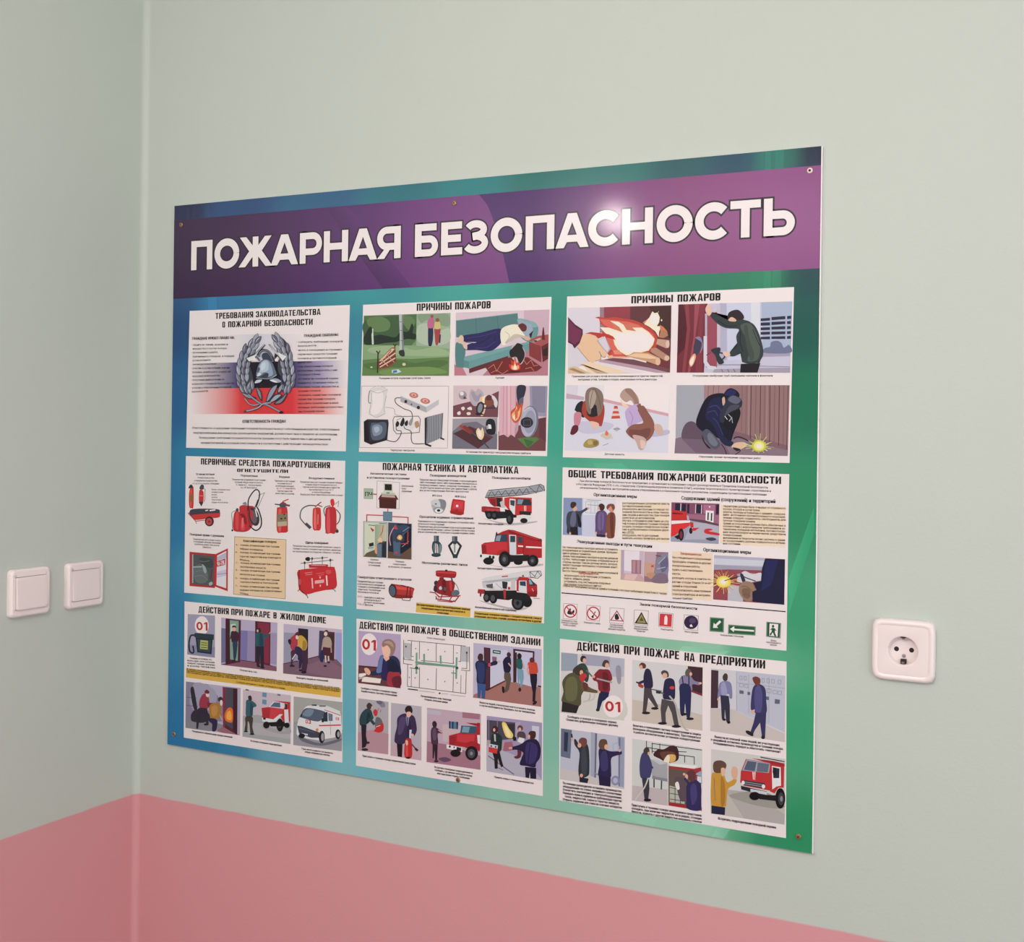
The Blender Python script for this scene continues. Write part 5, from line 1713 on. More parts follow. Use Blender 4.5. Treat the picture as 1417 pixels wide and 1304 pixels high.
Art('G').draw('''
P b8a8c0 434,130 850,168 844,528 432,480
P 787094 434,208 470,212 468,460 434,466
P 8478a8 576,224 690,232 686,460 574,450
P 9c8cac 630,230 690,234 686,460 624,450
P a494b0 800,240 848,246 844,480 796,470
P 8c5c6c 434,478 580,444 690,458 844,500 844,528 432,480
P 5c2434 468,136 580,150 574,460 466,480
P 88a090 496,148 564,156 556,452 500,440
P c4c8c0 504,180 540,176 540,260 504,270
P 4c1c2c 466,140 498,146 496,470 466,480
S 4c2438 506,240 520,228 546,232 562,250 556,310 516,314 508,280
S 34405c 520,312 554,312 550,380 540,440 526,440 522,380
E d8a898 528 212 15 20
S 3c2c30 514,204 520,190 538,190 546,206 530,202
L 4c2438 8 510,250 502,290
E 282428 526 450 16 7
P 6c2034 686,156 800,166 796,484 684,462
P 8c2c48 704,166 792,172 788,470 700,460
P 541828 686,156 704,158 700,462 684,462
S 305c64 690,250 716,236 750,250 780,254 790,246 794,256 770,280 754,290 750,344 694,344 688,290
S 24485a 720,250 740,260 744,340 716,340
P 28283c 694,342 750,344 750,496 728,496 722,400 716,490 696,488
S 3c2c30 702,216 716,206 728,222 724,240 706,236
E d8a898 704 228 7 10
E 241c24 712 492 14 6
E 241c24 740 500 16 7
L d8a898 6 790,250 800,236
L 5c1c30 4 436,478 578,446 690,460 844,496
''').build('illustration', sh, 'two people at dark red apartment doors')
Art('G').draw('''
P c0b0c0 896,176 1328,218 1326,588 892,544
P 9c98ac 898,240 1000,246 998,460 896,470
P a09cc4 1280,240 1328,244 1326,480 1278,470
P 806070 892,470 1080,430 1160,410 1290,440 1326,480 1326,588 892,544
P 8c6878 980,520 1200,430 1326,500 1326,588
L 582038 5 892,472 1000,452
L 582038 5 1084,434 1164,412
P 302030 1004,208 1078,216 1076,470 1040,470 1000,440
P 603440 1160,226 1274,238 1270,450 1154,430
P 4c4460 1160,226 1186,228 1180,420 1154,414
P 4c2c30 1230,250 1270,252 1266,448 1226,430
S b03c50 944,290 968,262 996,250 1010,280 1000,330 990,360 964,376 944,340
S 2c2030 928,300 940,288 952,300 948,330 936,324
S c8a040 1004,270 1030,262 1060,290 1072,330 1060,370 1030,390 1004,350 1000,310
S a8803c 1040,300 1068,320 1056,366 1036,380
S 34284c 980,350 1010,346 1040,380 1036,440 1024,500 1008,500 1010,430 984,390
S 4c2c44 1030,386 1062,372 1076,400 1066,520 1040,536 1028,520 1036,450
S 54304c 950,380 980,370 990,400 966,450 964,486 948,482 952,430
L d4c8d0 8 960,440 986,400
S 6c2c34 982,250 996,236 1012,244 1008,262 988,262
S e0c4bc 986,270 996,260 1008,276 1000,290 988,286
E 2c2028 960 488 20 7
E 1c1820 1046 534 20 10
E 1c1820 1020 520 12 8
S b09c8c 1188,290 1204,272 1236,276 1252,310 1246,350 1190,348 1186,310
P 582434 1186,346 1244,354 1250,416 1188,406
L b89484 10 1192,290 1180,370
L b89484 9 1246,310 1250,390
L d8c0b8 10 1206,410 1208,460
L d8c0b8 10 1228,414 1230,450
S 6c3c34 1196,232 1212,220 1228,230 1236,250 1224,256 1200,246
E e0c8c0 1208 250 13 16
S 28305c 1170,384 1190,374 1190,450 1176,460 1164,440
E 2c2028 1204 488 13 7
E 2c2028 1230 462 10 7
''').build('illustration', sh, 'masked people leaving a smoky flat')
Art('G').draw('''
P d8ac48 174,504 1322,656 1316,722 172,574
''').build('yellow_panel', sh, 'yellow note strip across the sheet')
Art('G').draw('''
P b4a8bc 172,604 578,652 572,1002 168,948
P 8c8498 172,604 330,624 400,700 450,780 440,900 168,900
S a49cb0 230,620 330,630 400,700 370,800 260,840 200,760
P 8c8890 168,900 300,880 460,930 470,960 340,972 168,948
L 74707c 6 172,720 250,728
L 74707c 6 172,780 260,790
P 9c6c78 400,970 444,940 570,1000 572,1002 450,986
S 34303c 206,660 226,644 240,700 256,810 236,820 216,750
S 38343e 214,840 250,810 330,830 350,880 300,910 220,900 208,870
P 64283c 444,644 554,656 552,1000 446,940
P 8c3448 446,644 466,647 462,945 446,940
P 54505c 466,650 522,656 520,960 464,920
P 4c1c2c 522,656 554,658 552,1000 520,960
S e0702c 464,890 458,850 476,810 500,796 520,820 518,900 490,906
S f0a848 474,880 476,840 496,820 510,850 506,890
S a03850 270,760 288,710 316,692 340,720 346,770 330,806 280,806 
S 803040 330,760 350,762 400,764 390,780 340,796
S 3c2c44 262,806 300,800 330,810 336,870 340,920 324,924 310,860 290,840 270,900 262,950 248,946 254,870
S e0c4bc 320,690 336,684 346,704 336,720 322,712
S 7c2c38 310,680 326,664 346,680 340,694 318,692
S b07c3c 346,790 370,764 410,762 434,790 426,840 410,880 360,880 346,840
S c08c48 360,800 390,780 410,800 400,850 370,860
S 34284c 340,880 372,876 402,890 404,930 392,970 366,970 366,920 344,900
S 4c3440 410,730 430,716 448,734 440,752 414,750
S e0c8c0 424,750 440,742 442,776 430,782
L d8a898 7 424,850 440,890
L b07c3c 12 410,800 436,860
E 242028 322 922 18 8
''').build('illustration', sh, 'people crawling out past a door with fire behind')
Art('G').draw('''
P c8b4bc 594,662 950,706 946,1068 590,1012
P a4a4a4 594,860 700,850 948,900 946,1068 590,1012
P b4acb0 600,900 800,920 948,980 946,1030 800,1010 592,980
P 7090a8 738,684 770,688 768,722 736,716
P 7090a8 738,736 770,740 768,776 736,770
P 807890 850,694 872,697 872,712 848,708
P 3c2c3c 614,660 638,664 636,672 614,668
S 3c6470 616,780 620,744 650,740 690,770 692,790 670,800 664,860 618,862
S 2c4c5c 650,760 670,790 660,850 648,850
S 3c302c 632,720 640,708 656,712 660,740 640,744
L d8a898 7 668,740 690,762
S 504438 614,866 666,868 664,940 674,990 650,990 642,920 630,900 626,970 606,970 612,920
E 28242a 616 974 16 6
E 28242a 662 994 18 6
S a8a0a4 740,930 900,970 944,950 944,990 860,990 760,960
P c82c30 732,800 800,790 900,800 930,760 944,760 944,900 900,910 870,860 830,886 740,880
P b03038 740,800 790,800 788,878 736,870
P c8404a 800,796 896,806 880,850 820,880 790,876
P d8ccd4 784,792 820,752 900,756 896,806
P 5c6c84 796,790 826,758 870,760 872,796
P b8303a 820,746 900,752 944,756 944,772 900,764
P 30303c 904,766 922,772 922,812 908,812
P d8d0d4 900,812 930,810 934,906 904,912
P d8d4d4 736,870 820,884 866,846 890,846 850,890 830,910 740,900
P 282428 744,870 764,874 762,888 744,884
E 181618 768 926 24 26
E 181618 868 926 26 48
E 4c4a50 866 926 12 24
E 181618 920 928 20 20
P 181618 780,906 900,900 920,936 800,936
''').build('illustration', sh, 'person calling out to an arriving fire engine')
Art('G').draw('''
P a8a4a0 970,714 1330,756 1326,1120 966,1074
P 9c989c 970,900 1330,960 1326,1120 966,1074
S 74707c 1010,1010 1160,1060 1316,1026 1300,1050 1170,1080 1040,1050
S dcd4d4 1004,890 1020,860 1060,790 1140,780 1220,790 1310,830 1322,900 1318,1000 1200,1030 1160,1040 1010,1010 992,960
P d4d0d0 1078,784 1200,776 1316,824 1310,836 1200,800 1100,796
S 5c6478 1020,858 1064,800 1200,826 1190,860 1150,900 1024,870
S 7c8898 1036,850 1070,808 1120,816 1090,862
P 343c4c 1194,836 1220,826 1222,900 1180,900
P 6c7888 1226,836 1258,846 1258,896 1228,894
L c04844 5 1196,812 1318,854
L c83c3c 9 1156,930 1320,926
T c04844 30 1056,914 1098,918 0.03 03
T c04844 20 1280,888 1306,890 0.03 03
P 202430 1104,774 1140,774 1140,784 1104,782
P 202430 1160,780 1208,780 1208,788 1160,788
P 484c5c 996,930 1030,934 1130,970 1160,980 1170,1020 1100,1020 1010,990
L 6c7080 4 1010,950 1120,980
P c8c4c8 1030,984 1076,992 1074,1004 1030,996
E e08848 1144 962 10 12
E 202028 1030 1006 24 18
E 202028 1178 1014 22 46
E a8a0a4 1184 1014 11 30
E 202028 1298 994 20 36
E a8a0a4 1302 994 10 22
L 989098 3 1240,840 1244,1000
S 2c2c38 1022,850 1032,840 1030,866 1020,862
S 2c2c38 1178,880 1192,874 1192,904 1178,902
''').build('illustration', sh, 'white ambulance with red stripe numbered 03')
a = Art('G', 0.0008)
a.para(TXT, 13, (184, 434), (388, 450), 19, ['Позвонить по телефону «01»,', '=назвать адрес, место возгорания,', '=предмет горения, фамилию', '=и номер телефона'], bold=.02)
a.text(TXT, 13, (572, 524), (698, 540), 'Отключить газ', .03)
a.text(TXT, 13, (992, 580), (1224, 604), 'Выводить людей из помещений', .03)
a.para('40301c', 12, (180, 516), (1312, 656), 12.5, ['=В горящем помещении не открывайте окна и двери, накройте голову мокрой тканью, двигайтесь к выходу пригнувшись или ползком, закрывая за собой двери,', '=При невозможности выйти из-за сильного задымления закройте дверь, уплотните щели мокрой тканью, подойдите к окну и подайте сигнал спасателям на улице', '=Не пользуйтесь лифтом, не прыгайте из окон верхних этажей и не пытайтесь спуститься по водосточным трубам и простыням, ждите помощи пожарных'], bold=.02)
a.text('40301c', 12, (546, 612), (906, 660), 'Сообщите дежурному о людях, оставшихся в здании', .02)
a.text(TXT, 13, (216, 976), (516, 1022), 'Эвакуироваться, закрывая двери горящих помещений', .03)
a.text(TXT, 13, (652, 1048), (882, 1084), 'Встретить пожарные подразделения', .03)
a.para(TXT, 13, (1030, 1106), (1262, 1140), 19, ['=При необходимости вызвать', 'скорую медицинскую помощь'], bold=.03)
a.build('body_text', sh)

# ================================================================== sheet: what to do in a fire in a public building
sh = sheet('H', [(42, 28), (1340, 152), (1335, 1260), (38, 1050)])
a = Art('H')
for w, x0, y0, x1, y1 in [('ДЕЙСТВИЯ', 62, 96, 294, 114), ('ПРИ', 316, 116, 402, 124), ('ПОЖАРЕ', 426, 126, 616, 142), ('В', 640, 146, 664, 148), ('ОБЩЕСТВЕННОМ', 686, 150, 1092, 192), ('ЗДАНИИ', 1114, 196, 1318, 216)]:
    a.head(BLK, 48, (x0, y0), (x1, y1), w)
a.build('heading', sh)
Art('H').draw('''
P b8a0bc 56,112 350,138 348,512 54,476
P 704044 56,352 200,364 348,400 348,512 54,476
P 5c3034 56,352 200,364 200,376 56,364
P 704044 54,380 340,420 340,510 54,476
E ecdce0 130 206 56 76
T c02c30 74 78,240 178,252 0.03 01
S 2c3458 136,400 180,380 196,320 214,282 250,290 300,286 334,310 346,350 346,430 250,460 216,440 206,420 150,424
S 6c7ca8 196,330 214,284 230,300 222,360 214,400 180,400
S 34285c 222,340 230,300 250,310 256,450 220,440 216,400
S 1c2040 260,310 320,330 340,400 270,430
P e0ac94 226,256 270,270 270,310 246,324 230,300
S e8b8a4 218,220 240,206 276,230 270,280 250,294 226,270
S 9c7c70 220,200 240,174 280,172 310,200 312,240 296,280 274,290 280,250 256,214 226,226
S b89888 232,196 260,182 290,196 300,230 270,206
S a83444 262,404 300,400 346,410 348,500 260,490
S 702838 290,440 346,430 346,504 300,500
S e0ac94 96,376 120,372 140,400 130,420 110,410
P ecdcd4 60,410 106,406 110,420 70,436 58,432
P e8d8d0 84,440 106,432 214,446 206,478 78,466
P c0a8a0 60,436 104,428 84,446 60,452
''').build('illustration', sh, 'person writing at a desk beside a red number 01')
Art('H').draw('''
P bcb4b8 372,196 424,200 424,318 372,296
P bcb4b8 770,216 824,224 822,330 770,324
L 5c585c 4 370,176 368,340 396,344 430,348
L 5c585c 4 396,178 430,182 800,218
L 5c585c 4 826,222 828,390 800,388 768,384
L 5c585c 4 808,260 808,374 770,372
L 5c585c 4 480,184 478,310
L 5c585c 4 596,196 596,330
L 5c585c 4 716,208 714,340
L 5c585c 4 424,184 422,290 440,292
L 5c585c 4 768,214 766,326 750,324
L 5c585c 4 372,296 372,310 440,318
L 5c585c 4 490,318 600,328 716,340 716,330
L 5c585c 4 466,350 470,342 716,364 716,376
L 5c585c 4 398,344 396,498 800,548 804,392
L 5c585c 4 480,364 478,506
L 5c585c 4 598,374 594,520
L 5c585c 4 716,384 712,536
L 5c585c 3 424,376 422,500
L 5c585c 3 768,420 766,544
L 7ca08c 14 450,330 740,362
L 7ca08c 12 460,264 458,412
L 7ca08c 12 512,272 512,330
L 7ca08c 12 626,284 628,340
L 7ca08c 12 738,296 734,446
L 6c9080 6 414,370 480,378
L 6c9080 6 700,404 736,408
E 3c6048 460 370 12 10
E 3c6048 740 370 10 10
E 4c4448 386 222 5 7
E 4c4448 808 264 6 8
E 8c8488 540 244 4 5
E 8c8488 656 256 4 5
E 8c8488 454 236 4 5
E 8c8488 740 266 4 5
E 8c8488 538 450 4 5
E 8c8488 656 464 4 5
E 8c8488 450 440 4 5
E 8c8488 410 436 4 5
E 8c8488 742 474 4 5
L a49c9c 3 476,528 586,540
E 4c444c 620 546 7 6
L a49c9c 3 634,548 680,552
L a49c9c 3 696,556 800,568
L 342c34 7 400,516 470,524
''').build('illustration', sh, 'evacuation floor plan in thin lines with green routes')
Art('H').draw('''
P bcb0c4 854,196 1328,240 1324,640 850,576
P a8746c 856,556 1070,456 1130,470 1320,506 1324,640 850,576
P 6c3038 936,524 1070,456 1076,464 950,530
P c8c0d0 972,240 1090,246 1070,456 960,512
P 482430 926,226 972,232 970,520 930,530
P 5c303c 934,232 964,236 962,510 936,520
P 4c2430 1130,236 1278,254 1276,300 1268,490 1130,470
P c4bcd0 1144,250 1266,264 1258,500 1142,468
P 4c2430 1142,262 1156,262 1152,470 1140,466
P 4c2430 1300,490 1324,494 1324,506 1300,500
P 206048 988,244 1044,250 1042,274 988,268
L e0ece0 6 996,256 1036,262
P 8c6478 984,290 1016,294 1014,330 986,326
S 242c4c 866,350 880,322 920,316 950,340 1000,320 1020,326 1016,346 980,356 946,372 940,430 934,480 880,476 876,400
S 34406c 880,340 900,330 930,350 926,460 890,460
E c84860 966 348 10 14
P 3c5c8c 880,474 940,484 934,584 912,580 908,520 900,578 884,576
E d8a898 1030 326 9 8
S 4c2c30 884,290 896,270 918,276 920,310 900,322 886,310
S 202040 1060,320 1080,294 1110,296 1116,350 1106,400 1070,400 1060,350
L d0a090 9 1096,336 1118,362
P 68584c 1068,400 1110,404 1116,450 1100,520 1082,540 1070,536 1082,470 1066,440
S 502c30 1086,270 1100,260 1114,274 1110,292 1090,290
S 2c1c24 1052,500 1068,504 1070,540 1056,540
S 246060 1152,310 1170,300 1190,312 1196,360 1186,380 1158,372 1152,340
P 7c9cac 1158,374 1200,382 1204,440 1190,500 1178,500 1176,440 1166,500 1160,440
S 2c2028 1158,280 1172,266 1188,280 1184,304 1164,306
E 3c2428 1176 520 10 14
L d0a090 8 1196,330 1206,376
S c84c38 1230,340 1250,326 1290,332 1300,370 1298,404 1246,414 1240,380
P 201c30 1246,410 1296,410 1296,460 1286,540 1282,604 1264,604 1266,540 1250,460
S 6c3034 1244,310 1256,296 1276,304 1276,328 1250,330
L d8a090 9 1234,350 1228,384 1240,420
E 28202c 1280 612 18 10 -40
''').build('illustration', sh, 'people leaving through a doorway, one pointing the way')
Art('H').draw('''
P b0a8ac 54,582 264,606 262,972 50,944
P b89098 52,820 150,800 264,830 262,972 50,944
S 8c8490 190,600 230,606 240,640 210,640
S 70687c 180,600 220,604 214,622 190,620
S 2c4c50 66,710 80,680 110,654 140,660 156,700 160,720 140,740 110,764 70,770 62,740
S 203840 120,680 140,700 130,730 110,760
L 2c4c50 20 130,720 168,764
P 282434 74,764 112,766 108,840 118,890 104,920 80,930 78,850
S 503838 112,630 130,612 152,630 148,652 120,654
E d8a898 150 646 6 10
E d8a898 172 774 9 8
E 302c34 100 938 24 9
E 302c34 120 890 14 8
S c83838 158,676 166,660 180,660 190,680 180,706 166,700
S 706c74 176,720 196,712 216,730 222,760 190,790 170,780
S c83030 168,800 200,766 224,752 232,780 224,810 196,820 166,812
L c84848 4 206,680 212,660
L c84848 4 190,670 196,650
L e0b8b0 5 176,780 208,770
''').build('illustration', sh, 'person tipping a red bucket onto flames')
Art('H').draw('''
P b8acb4 282,612 494,638 492,1014 278,980
P c4a4ac 280,900 494,920 492,1014 278,980
S 443456 326,720 360,690 400,690 444,710 460,780 456,820 430,850 400,800 390,860 366,900 310,890 308,840 322,780
S 5c4870 340,730 370,710 384,740 360,820 330,830
S 34284a 400,700 420,780 410,850 390,860
P 8c8ca8 384,708 410,704 400,770 390,780
L 3c3c5c 6 396,712 392,780
S 302428 378,660 392,636 420,636 432,670 420,690 410,676 390,684
S e0b09c 390,680 412,674 424,690 410,712 392,708
P 241820 322,896 362,902 358,990 328,986
S c02c30 380,880 400,856 424,870 426,990 376,988
S d8504c 384,900 396,880 400,980 384,980
S e0b09c 382,876 396,874 400,900 388,908
S e0b09c 420,830 436,828 440,846 420,852
L 303038 6 400,860 424,846
L 404048 8 426,900 460,940
L 303038 16 450,930 468,946
E 241820 400 994 16 6
P c8c8d8 410,800 426,800 420,860 408,856
''').build('illustration', sh, 'person in a suit working a fire extinguisher')
Art('H').draw('''
P c0a4b0 532,646 906,692 902,1078 528,1024
P a87888 532,880 660,900 902,980 902,1078 528,1024
P bcb0bc 532,660 632,672 630,700 532,688
P a87484 776,676 900,690 896,728 778,716
P c8b0b4 640,760 900,780 900,900 640,880
P 5c7c98 684,740 748,746 746,796 684,790
P 24303c 684,740 694,740 692,792 684,790
P 24303c 706,742 716,744 714,794 706,792
P 24303c 736,744 748,746 746,796 738,796
S 54384c 560,800 576,780 606,790 634,812 636,826 606,828 608,900 566,900 558,850
S 6c5068 570,810 590,790 598,860 576,870
P 382434 570,898 606,904 602,1010 588,1010 584,940 578,1000 570,996
S 3c2c30 568,752 584,738 600,756 594,784 574,780
L d8a898 7 610,800 636,820
E 2c2028 596 1018 16 7
S 705068 610,1000 660,990 700,1010 650,1024
P b42830 684,840 760,820 870,826 880,750 900,752 900,940 820,930 790,920 684,904
P a02834 690,846 730,846 728,900 690,900
P c83c44 740,830 866,832 860,880 800,890 740,880
P 3c5c74 770,770 880,776 870,828 762,820
P 7c9cac 782,776 830,780 820,820 772,816
P a02830 800,750 900,756 900,772 870,772
P e0d8dc 880,836 900,836 900,900 884,892
P e4e0e0 668,900 776,924 776,954 668,930
E 302830 690 916 7 8
E 302830 720 922 5 6
P 302830 738,918 770,926 768,948 736,942
S a82830 800,930 812,890 850,880 890,910 896,950 870,930 840,900 810,920
E 1c1a20 730 962 36 26
E 1c1a20 842 962 44 50
E 54525c 840 964 26 32
E 8c8890 840 964 10 13
''').build('illustration', sh, 'person meeting a red fire engine')
Art('H').draw('''
P a494b0 946,702 1330,750 1328,1150 944,1088
P 544c5c 948,730 1150,750 1150,860 948,880
P 3c3440 1050,760 1140,760 1136,860 1080,850
L 8c8494 5 960,720 960,880
L 8c8494 5 1020,730 1020,880
P b0a0b8 1144,750 1180,742 1180,850 1144,850
P 9c98b0 1250,752 1320,762 1316,900 1250,880
P c8c0cc 1260,770 1310,776 1306,880 1262,870
P a86878 1050,890 1120,880 1140,940 1060,950
P b4acb8 948,900 1050,940 1200,1000 1326,1140 1328,1150 944,1088
P b498a0 948,870 1070,880 1060,940 948,910
S f0c870 1052,752 1076,750 1100,790 1128,830 1120,858 1084,850 1064,810
S f8e4a8 1066,770 1084,780 1108,820 1110,846 1088,840
L 706878 7 956,980 1136,1110
L 706878 5 1020,1060 1060,1080
S 203c3c 976,860 986,830 1020,822 1050,850 1052,900 1040,950 976,940 972,890
P c8b8b8 996,830 1008,832 1010,880 1000,880
P 242028 980,940 1036,950 1050,1010 1062,1052 1046,1060 1024,1000 1022,1070 1002,1070 998,1000
S 4c2c30 980,800 996,772 1022,780 1024,808 1010,820 986,820
E d8a898 998 800 8 12
P c83c38 960,916 1022,930 1018,966 960,954
P c8c4cc 964,896 1024,908 1022,930 962,918
E 342c38 978 912 6 6
E 342c38 1008 918 6 6
P 241c24 1128,850 1152,850 1152,876 1130,876
S 5c4850 1160,820 1180,810 1210,820 1216,860 1180,880 1158,850
S 6c5044 1160,780 1176,766 1196,778 1194,800 1166,802
E d8a898 1176 796 10 12
P d8d0dc 1170,850 1210,860 1200,900 1160,880
S 6c3038 1160,930 1186,940 1180,990 1150,1000 1136,986 1160,974
S 2c2448 1120,920 1180,900 1230,868 1290,866 1320,920 1316,990 1290,1030 1280,1060 1220,1050 1176,1040 1190,990 1200,960 1170,940 1124,936
S 40386c 1220,900 1270,890 1300,930 1280,1020 1220,1030
C 1c1834 4 1250,900 1240,960 1230,1040
P 20203c 1212,1056 1290,1064 1290,1140 1250,1138 1246,1090 1240,1136 1216,1130
S 502c2c 1236,830 1250,808 1284,812 1286,846 1270,866 1246,858
E d8a898 1240 846 8 14
E d8a898 1112 926 14 8
''').build('illustration', sh, 'people rescuing property and directing others')
a = Art('H', 0.0008)
a.text(TXT, 11, (532, 166), (656, 180), 'ПЛАН ЭВАКУАЦИИ', .02)
a.para(TXT, 13, (74, 516), (324, 548), 20, ['Сообщить о пожаре в пожарную охрану', '=Задействовать систему оповещения'], bold=.03)
a.para(TXT, 13, (490, 570), (700, 598), 20, ['Проанализировать план эвакуации', 'Открыть запасные двери'], bold=.03)
a.para(TXT, 13, (898, 614), (1282, 668), 20, ['=Вывести людей в безопасное место и оказать помощь', '=в случае необходимости. Проверить, все ли эвакуированы'], bold=.03)
a.text(TXT, 13, (84, 986), (452, 1044), 'Приступить к тушению пожара первичными средствами', .03)
a.para(TXT, 13, (584, 1064), (848, 1106), 20, ['=Встретить пожарные подразделения и', 'сообщить, где именно находится пожар', 'или куда нужно подать сообщение'], bold=.03)
a.text(TXT, 13, (1000, 1132), (1272, 1176), 'Принять меры к эвакуации имущества', .03)
a.build('body_text', sh)

# ================================================================== sheet: what to do in a fire at the works
sh = sheet('I', [(37, 12), (1222, 130), (1220, 1055), (33, 858)])
a = Art('I')
for w, x0, y0, x1, y1, c in [('ДЕЙСТВИЯ', 126, 72, 348, 88, BLK), ('ПРИ', 372, 91, 454, 99, BLK), ('ПОЖАРЕ', 478, 100, 660, 120, BLK), ('НА', 688, 126, 742, 132, BLK), ('ПРЕДПРИЯТИИ', 768, 134, 1110, 168, BLK)]:
    a.head(c, 43, (x0, y0), (x1, y1), w)
a.build('heading', sh)
Art('I').draw('''
P d0c4c4 44,82 376,116 374,440 38,398
P 9ca0ac 44,84 130,92 128,180 44,180
P b4b0bc 300,108 376,116 372,210 296,210
P a4a0b0 150,90 300,106 300,160 160,150
S 9c94a0 330,160 356,160 356,240 338,240
S d0c8c0 60,270 200,300 370,330 372,430 200,420 60,360
S 344c44 104,180 130,150 160,140 180,160 190,200 180,240 150,220 120,230
S 3c2c28 144,120 152,102 172,106 172,130 152,134
E d8a890 166 126 9 13
L 6c6c6c 8 176,176 206,210
S 5c5840 50,240 70,206 100,190 140,196 164,240 170,270 150,310 140,364 50,346 56,290
S 706c4c 70,230 110,210 130,250 120,330 70,330
S 6c5c40 150,240 200,270 240,286 230,296 180,290 150,280
S 6c3c34 160,240 184,250 180,280 162,276
S 4c3c30 112,180 124,158 154,164 160,190 150,206 124,200
E d8a890 150 190 9 14
P 302c2c 50,340 138,364 124,402 46,394
E c03838 162 206 17 14
S c03838 140,210 152,196 170,206 160,240 146,230
C b0a8a8 6 196,300 190,330 160,344
S 8c2834 210,210 240,174 262,172 296,176 312,220 300,240 296,290 244,286 234,240 214,230
S 70202c 262,190 290,200 290,270 264,280
P 242c50 246,286 296,292 290,320 260,340 244,386 230,380 236,330
S 54403c 258,150 270,124 292,128 292,152 272,160
E d8a890 284 152 10 14
L a09ca0 8 230,220 310,240
E d8a890 214 210 8 7
E d8a890 242 290 8 7
E 302c38 236 384 10 8
C c8b8b4 8 160,340 210,330 220,300
E ecdcdc 316 366 52 58
T c03030 54 273,390 356,397 0.03 01
''').build('illustration', sh, 'workers with a hose and a red number 01')
Art('I').draw('''
P d0c8c8 416,122 784,160 782,492 414,440
P c8b8ac 416,330 600,360 782,410 782,492 414,440
P 4c2c38 706,154 784,162 782,312 724,290 706,230
P 8c3440 726,280 782,300 782,312 724,290
S 302c4c 478,190 490,168 512,180 524,240 518,270 482,272 474,230
P 54484c 478,268 516,272 520,300 552,366 540,376 500,320 488,400 470,394 474,340
S 6c3c34 452,150 466,136 486,146 484,166 460,164
E d8a890 462 160 8 11
L 302c4c 14 486,230 452,244
S b43c3c 450,244 474,256 470,270 448,260
L 34303c 8 436,238 456,246
L 6c686c 6 516,276 570,286
E 28242c 488 400 22 7
E 28242c 534 376 20 7
S 302c50 580,256 590,224 620,218 638,240 640,310 630,330 600,330 576,320
E c84040 624 268 13 9
S 564a48 566,190 580,176 602,184 606,210 584,212
E d8a890 586 204 13 14
P 585054 570,326 636,340 648,400 660,466 636,466 622,400 604,360 590,400 592,456 570,450 564,380
L 6c686c 8 540,280 580,300
P 34303c 540,284 566,288 564,300 540,296
C b8b0a8 8 610,310 640,350 664,420 690,480 710,490
E 28242c 574 454 24 7
E 28242c 646 470 24 7
S 8c809c 660,230 680,204 716,202 740,230 770,240 766,254 730,250 726,284 666,286 662,250
S 2c3058 668,250 720,260 722,360 716,424 700,420 692,350 686,410 668,404 664,320
L 2c3058 6 676,206 684,260
L 2c3058 6 712,206 712,260
S 6c5c50 692,190 704,168 724,178 722,204 700,208
E d8a890 722 196 7 10
E d8a890 772 244 8 6
E 28242c 686 406 16 7
E 28242c 718 430 20 7
''').build('illustration', sh, 'four workers carrying hoses through the plant')
Art('I').draw('''
P ccc4c8 828,166 1216,204 1214,552 824,494
P c8b8b4 824,374 940,380 1214,510 1214,552 824,494
P 4c3440 828,174 866,178 864,374 826,374
P bcb8c4 960,180 1216,206 1214,500 964,390
L a8a0ac 3 960,240 1214,270
L a8a0ac 3 960,184 962,390
L a8a0ac 3 1024,196 1024,400
L a8a0ac 3 1130,210 1130,450
O 8c8894 2 978,206 990,207 990,226 978,225
O 8c8894 2 1000,208 1012,209 1012,228 1000,227
O 8c8894 2 1094,218 1106,219 1106,240 1094,239
O 8c8894 2 1120,220 1132,221 1132,242 1120,241
O 8c8894 2 1144,222 1158,224 1158,244 1144,243
O 8c8894 2 1178,226 1192,228 1192,248 1178,247
O 8c8894 2 976,246 996,248 996,264 976,262
O 8c8894 2 1004,250 1020,252 1020,268 1004,266
O 8c8894 2 1120,272 1142,275 1142,294 1120,292
O 8c8894 2 1152,280 1172,283 1172,300 1152,298
O 8c8894 2 1178,284 1196,286 1196,304 1178,302
P 6c6878 976,280 998,283 998,300 976,298
P 6c6878 1018,288 1032,290 1032,306 1018,304
P 6c6878 1114,312 1130,314 1130,332 1114,330
P 6c6878 1162,326 1188,330 1186,352 1160,350
S 8480a4 868,260 880,238 910,232 934,250 938,320 924,320 920,300 876,310 862,326
S 9c98b8 880,250 900,240 912,300 884,304
P 38384c 876,306 920,310 926,360 926,446 908,446 900,380 898,430 884,430 880,360
S 4c3c38 888,210 900,192 914,200 912,228 894,230
E d8a890 866 328 6 8
E 28242c 896 434 10 6
E 28242c 920 448 9 8
S 403c68 1040,300 1052,258 1080,248 1110,270 1116,330 1116,400 1060,400 1056,380 1036,380
S 585484 1056,280 1080,256 1096,300 1090,390 1060,390
P 3c3860 1062,396 1116,400 1110,530 1094,524 1084,450 1056,490 1044,520 1030,510 1050,450
S 7c3c34 1044,220 1060,208 1084,220 1082,250 1062,254
E d8a890 1046 392 10 9
S 28242c 1010,492 1030,494 1050,514 1040,520 1014,506
E 28242c 1100 526 10 10
''').build('illustration', sh, 'two workers beside grey control cabinets')
